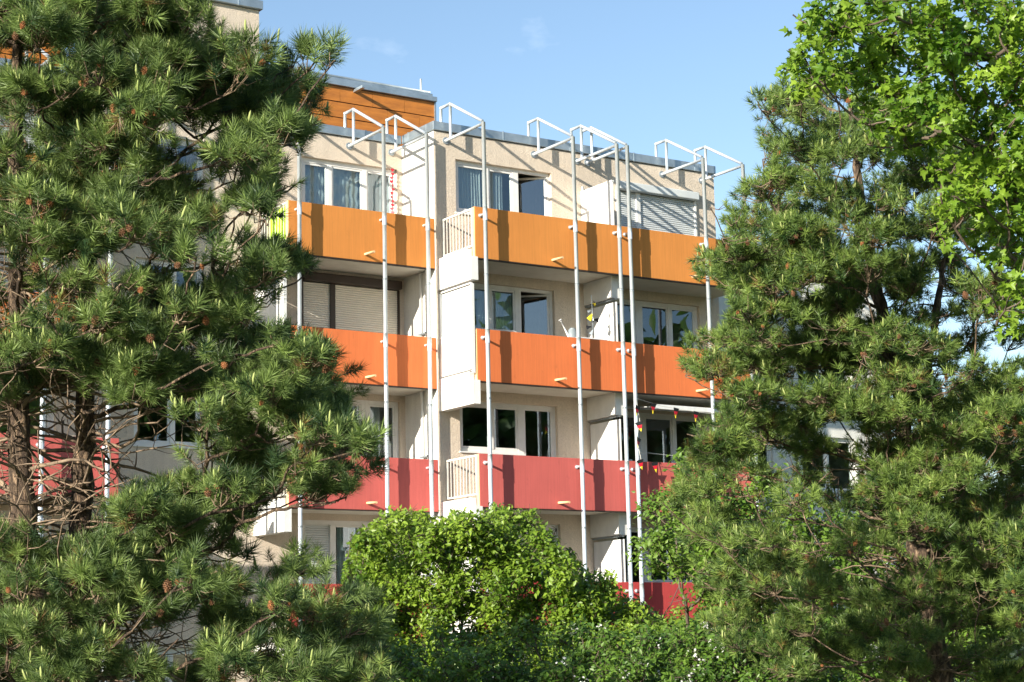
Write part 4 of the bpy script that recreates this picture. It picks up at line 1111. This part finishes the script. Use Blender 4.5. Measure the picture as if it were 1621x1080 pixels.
# central shrub
SH = ['0023333332000000', '0333333333100000', '0333333333311100', '3333333333333210', '3333333333333320', '3333333333333333', '3333333333333333']
sc_ = cells_from(SH, 12, 20)
def shrub_stems(px, d, n=4):
    st = []; rr = []
    for k in range(n):
        a = P(px+(k-n/2)*14, 1250, d); a[2] = GZ
        b = P(px+(k-n/2)*40, 1150, d); c = P(px+(k-n/2)*80, 1060, d)
        st.append([a, b, c]); rr.append([0.05, 0.035, 0.012])
    return st, rr
st, rr = shrub_stems(760, 28, 5)
BTOP = edge_fn([(480, 1010), (500, 1000), (530, 985), (548, 890), (560, 845), (590, 818), (625, 808), (680, 815), (720, 806), (770, 812), (850, 806), (878, 835), (890, 868), (905, 885), (940, 898), (985, 905), (1010, 930), (1060, 935), (1100, 960)])
broadleaf('shrub', 'large leafy bush standing before the lower balconies, rising to the rose red parapet', 'bushes in front of the building', sc_, st, rr,
          28.0, 1.5, 370, ovate(), 0.092, 'shrub', 'maple_bark', 0.006, category='bush', jit=26, tintm=0.5, shift=10, keep=lambda x, y: y > BTOP(x) + 7*np.sin(x*0.11) + 6*np.sin(x*0.043+2) + rng.normal(0, 7, np.shape(x)) + np.where((x > 975) & (y < 990), 26, 0))
# pale green shrub behind the broad pine
SR = ['0000000000000000', '0011000000000000', '0010132000022000', '0133333322222220', '0133333333222220', '0123333333222222', '0112333333333333', '0012333333333333', '1233333333333333', '3333333333333333']
sr_ = cells_from(SR, 24, 17)
st, rr = shrub_stems(1200, 26, 5)
broadleaf('shrub', 'pale green bush growing up behind the lower boughs of the broad pine', 'bushes in front of the building', sr_, st, rr,
          26.0, 1.2, 170, ovate(), 0.092, 'shrub2', 'maple_bark', 0.006, category='bush', jit=22, keep=lambda x, y: ~((((x-1040)/62)**2+((y-952)/42)**2 < 1) & (rng.uniform(0, 1, np.shape(x)) < 0.5)), tintm=0.45)
# low flowering shrub in front
SF = ['00000000000000012222', '01111222222222333333', '33333333333333333333', '33333333333333333333', '33333333333333333333']
sf_ = cells_from(SF, 13, 24)
st, rr = shrub_stems(980, 22, 5)
broadleaf('flowering_shrub', 'dark low bush with clusters of small white flowers along the bottom', 'bushes in front of the building', sf_, st, rr,
          22.0, 0.8, 120, ovate(), 0.080, 'shrub3', 'maple_bark', 0.005, category='bush', jit=22, keep=lambda x, y: y > 965 + 9*np.sin(x*0.06) + rng.normal(0, 8, np.shape(x)),
          flowers=lambda a, b: (rng.uniform(0, 1, len(a)) < np.where(a > 1010, 0.07, 0.010)) & (b > 975) & (a > 680) & (a < 1160))

# ------------------------------------------------------------------ woods across the lawn, seen only in the window glass
def far_wood():
    n = 16000; pos = []; 
    for k in range(60):
        t = k/59; cx = 34+t*95; cy = -34+8*math.sin(k*1.7)+t*22; h = rng.uniform(23, 27.5)
        m_ = n//60; u = rng.normal(0, 1, (m_, 3)); u /= np.linalg.norm(u, axis=1, keepdims=True)
        q = u*rng.uniform(0.5, 1, (m_, 1))*np.array([4.4, 4.4, h/2-1.2]) + np.array([cx, cy, GZ+h/2+1.0]); pos.append(q)
    pos = np.concatenate(pos)
    V, T, tn = scatter([(ovate()[0], np.zeros(5), ovate()[1])], pos, rng.normal(0, 1, pos.shape), rng.uniform(1.4, 2.6, len(pos)), np.clip(rng.normal(0.4, 0.2, len(pos)), 0, 0.9))
    tri_mesh('far_wood', V, T, M['shrub3'], None, tn).update_tag()
far_wood()
tag(bpy.data.objects['far_wood'], 'leafy wood across the lawn mirrored in the window glass', kind='stuff')
def side_wood():
    hr = np.array([math.cos(YAW), -math.sin(YAW), 0]); hf = np.array([math.sin(YAW), math.cos(YAW), 0]); pos = []
    for k in range(7):
        c = hr*(-9.8-k*1.35) + hf*(9.5+1.2*math.sin(k*2.1)); h = 7.7+0.9*math.sin(k*1.3)
        u = rng.normal(0, 1, (1800, 3)); u /= np.linalg.norm(u, axis=1, keepdims=True)
        pos.append(u*rng.uniform(0.5, 1, (1800, 1))*np.array([1.5, 1.5, h/2-0.6]) + c + np.array([0, 0, GZ+h/2+0.5]))
    pos = np.concatenate(pos); V0, T0 = ovate()
    V, T, tn = scatter([(V0, np.zeros(5), T0)], pos, rng.normal(0, 1, pos.shape), rng.uniform(0.35, 0.7, len(pos)), np.clip(rng.normal(0.4, 0.2, len(pos)), 0, 0.9))
    tag(tri_mesh('side_wood', V, T, M['shrub3'], None, tn), 'leafy wood beside the lawn that shades the low bushes', kind='stuff')
side_wood()
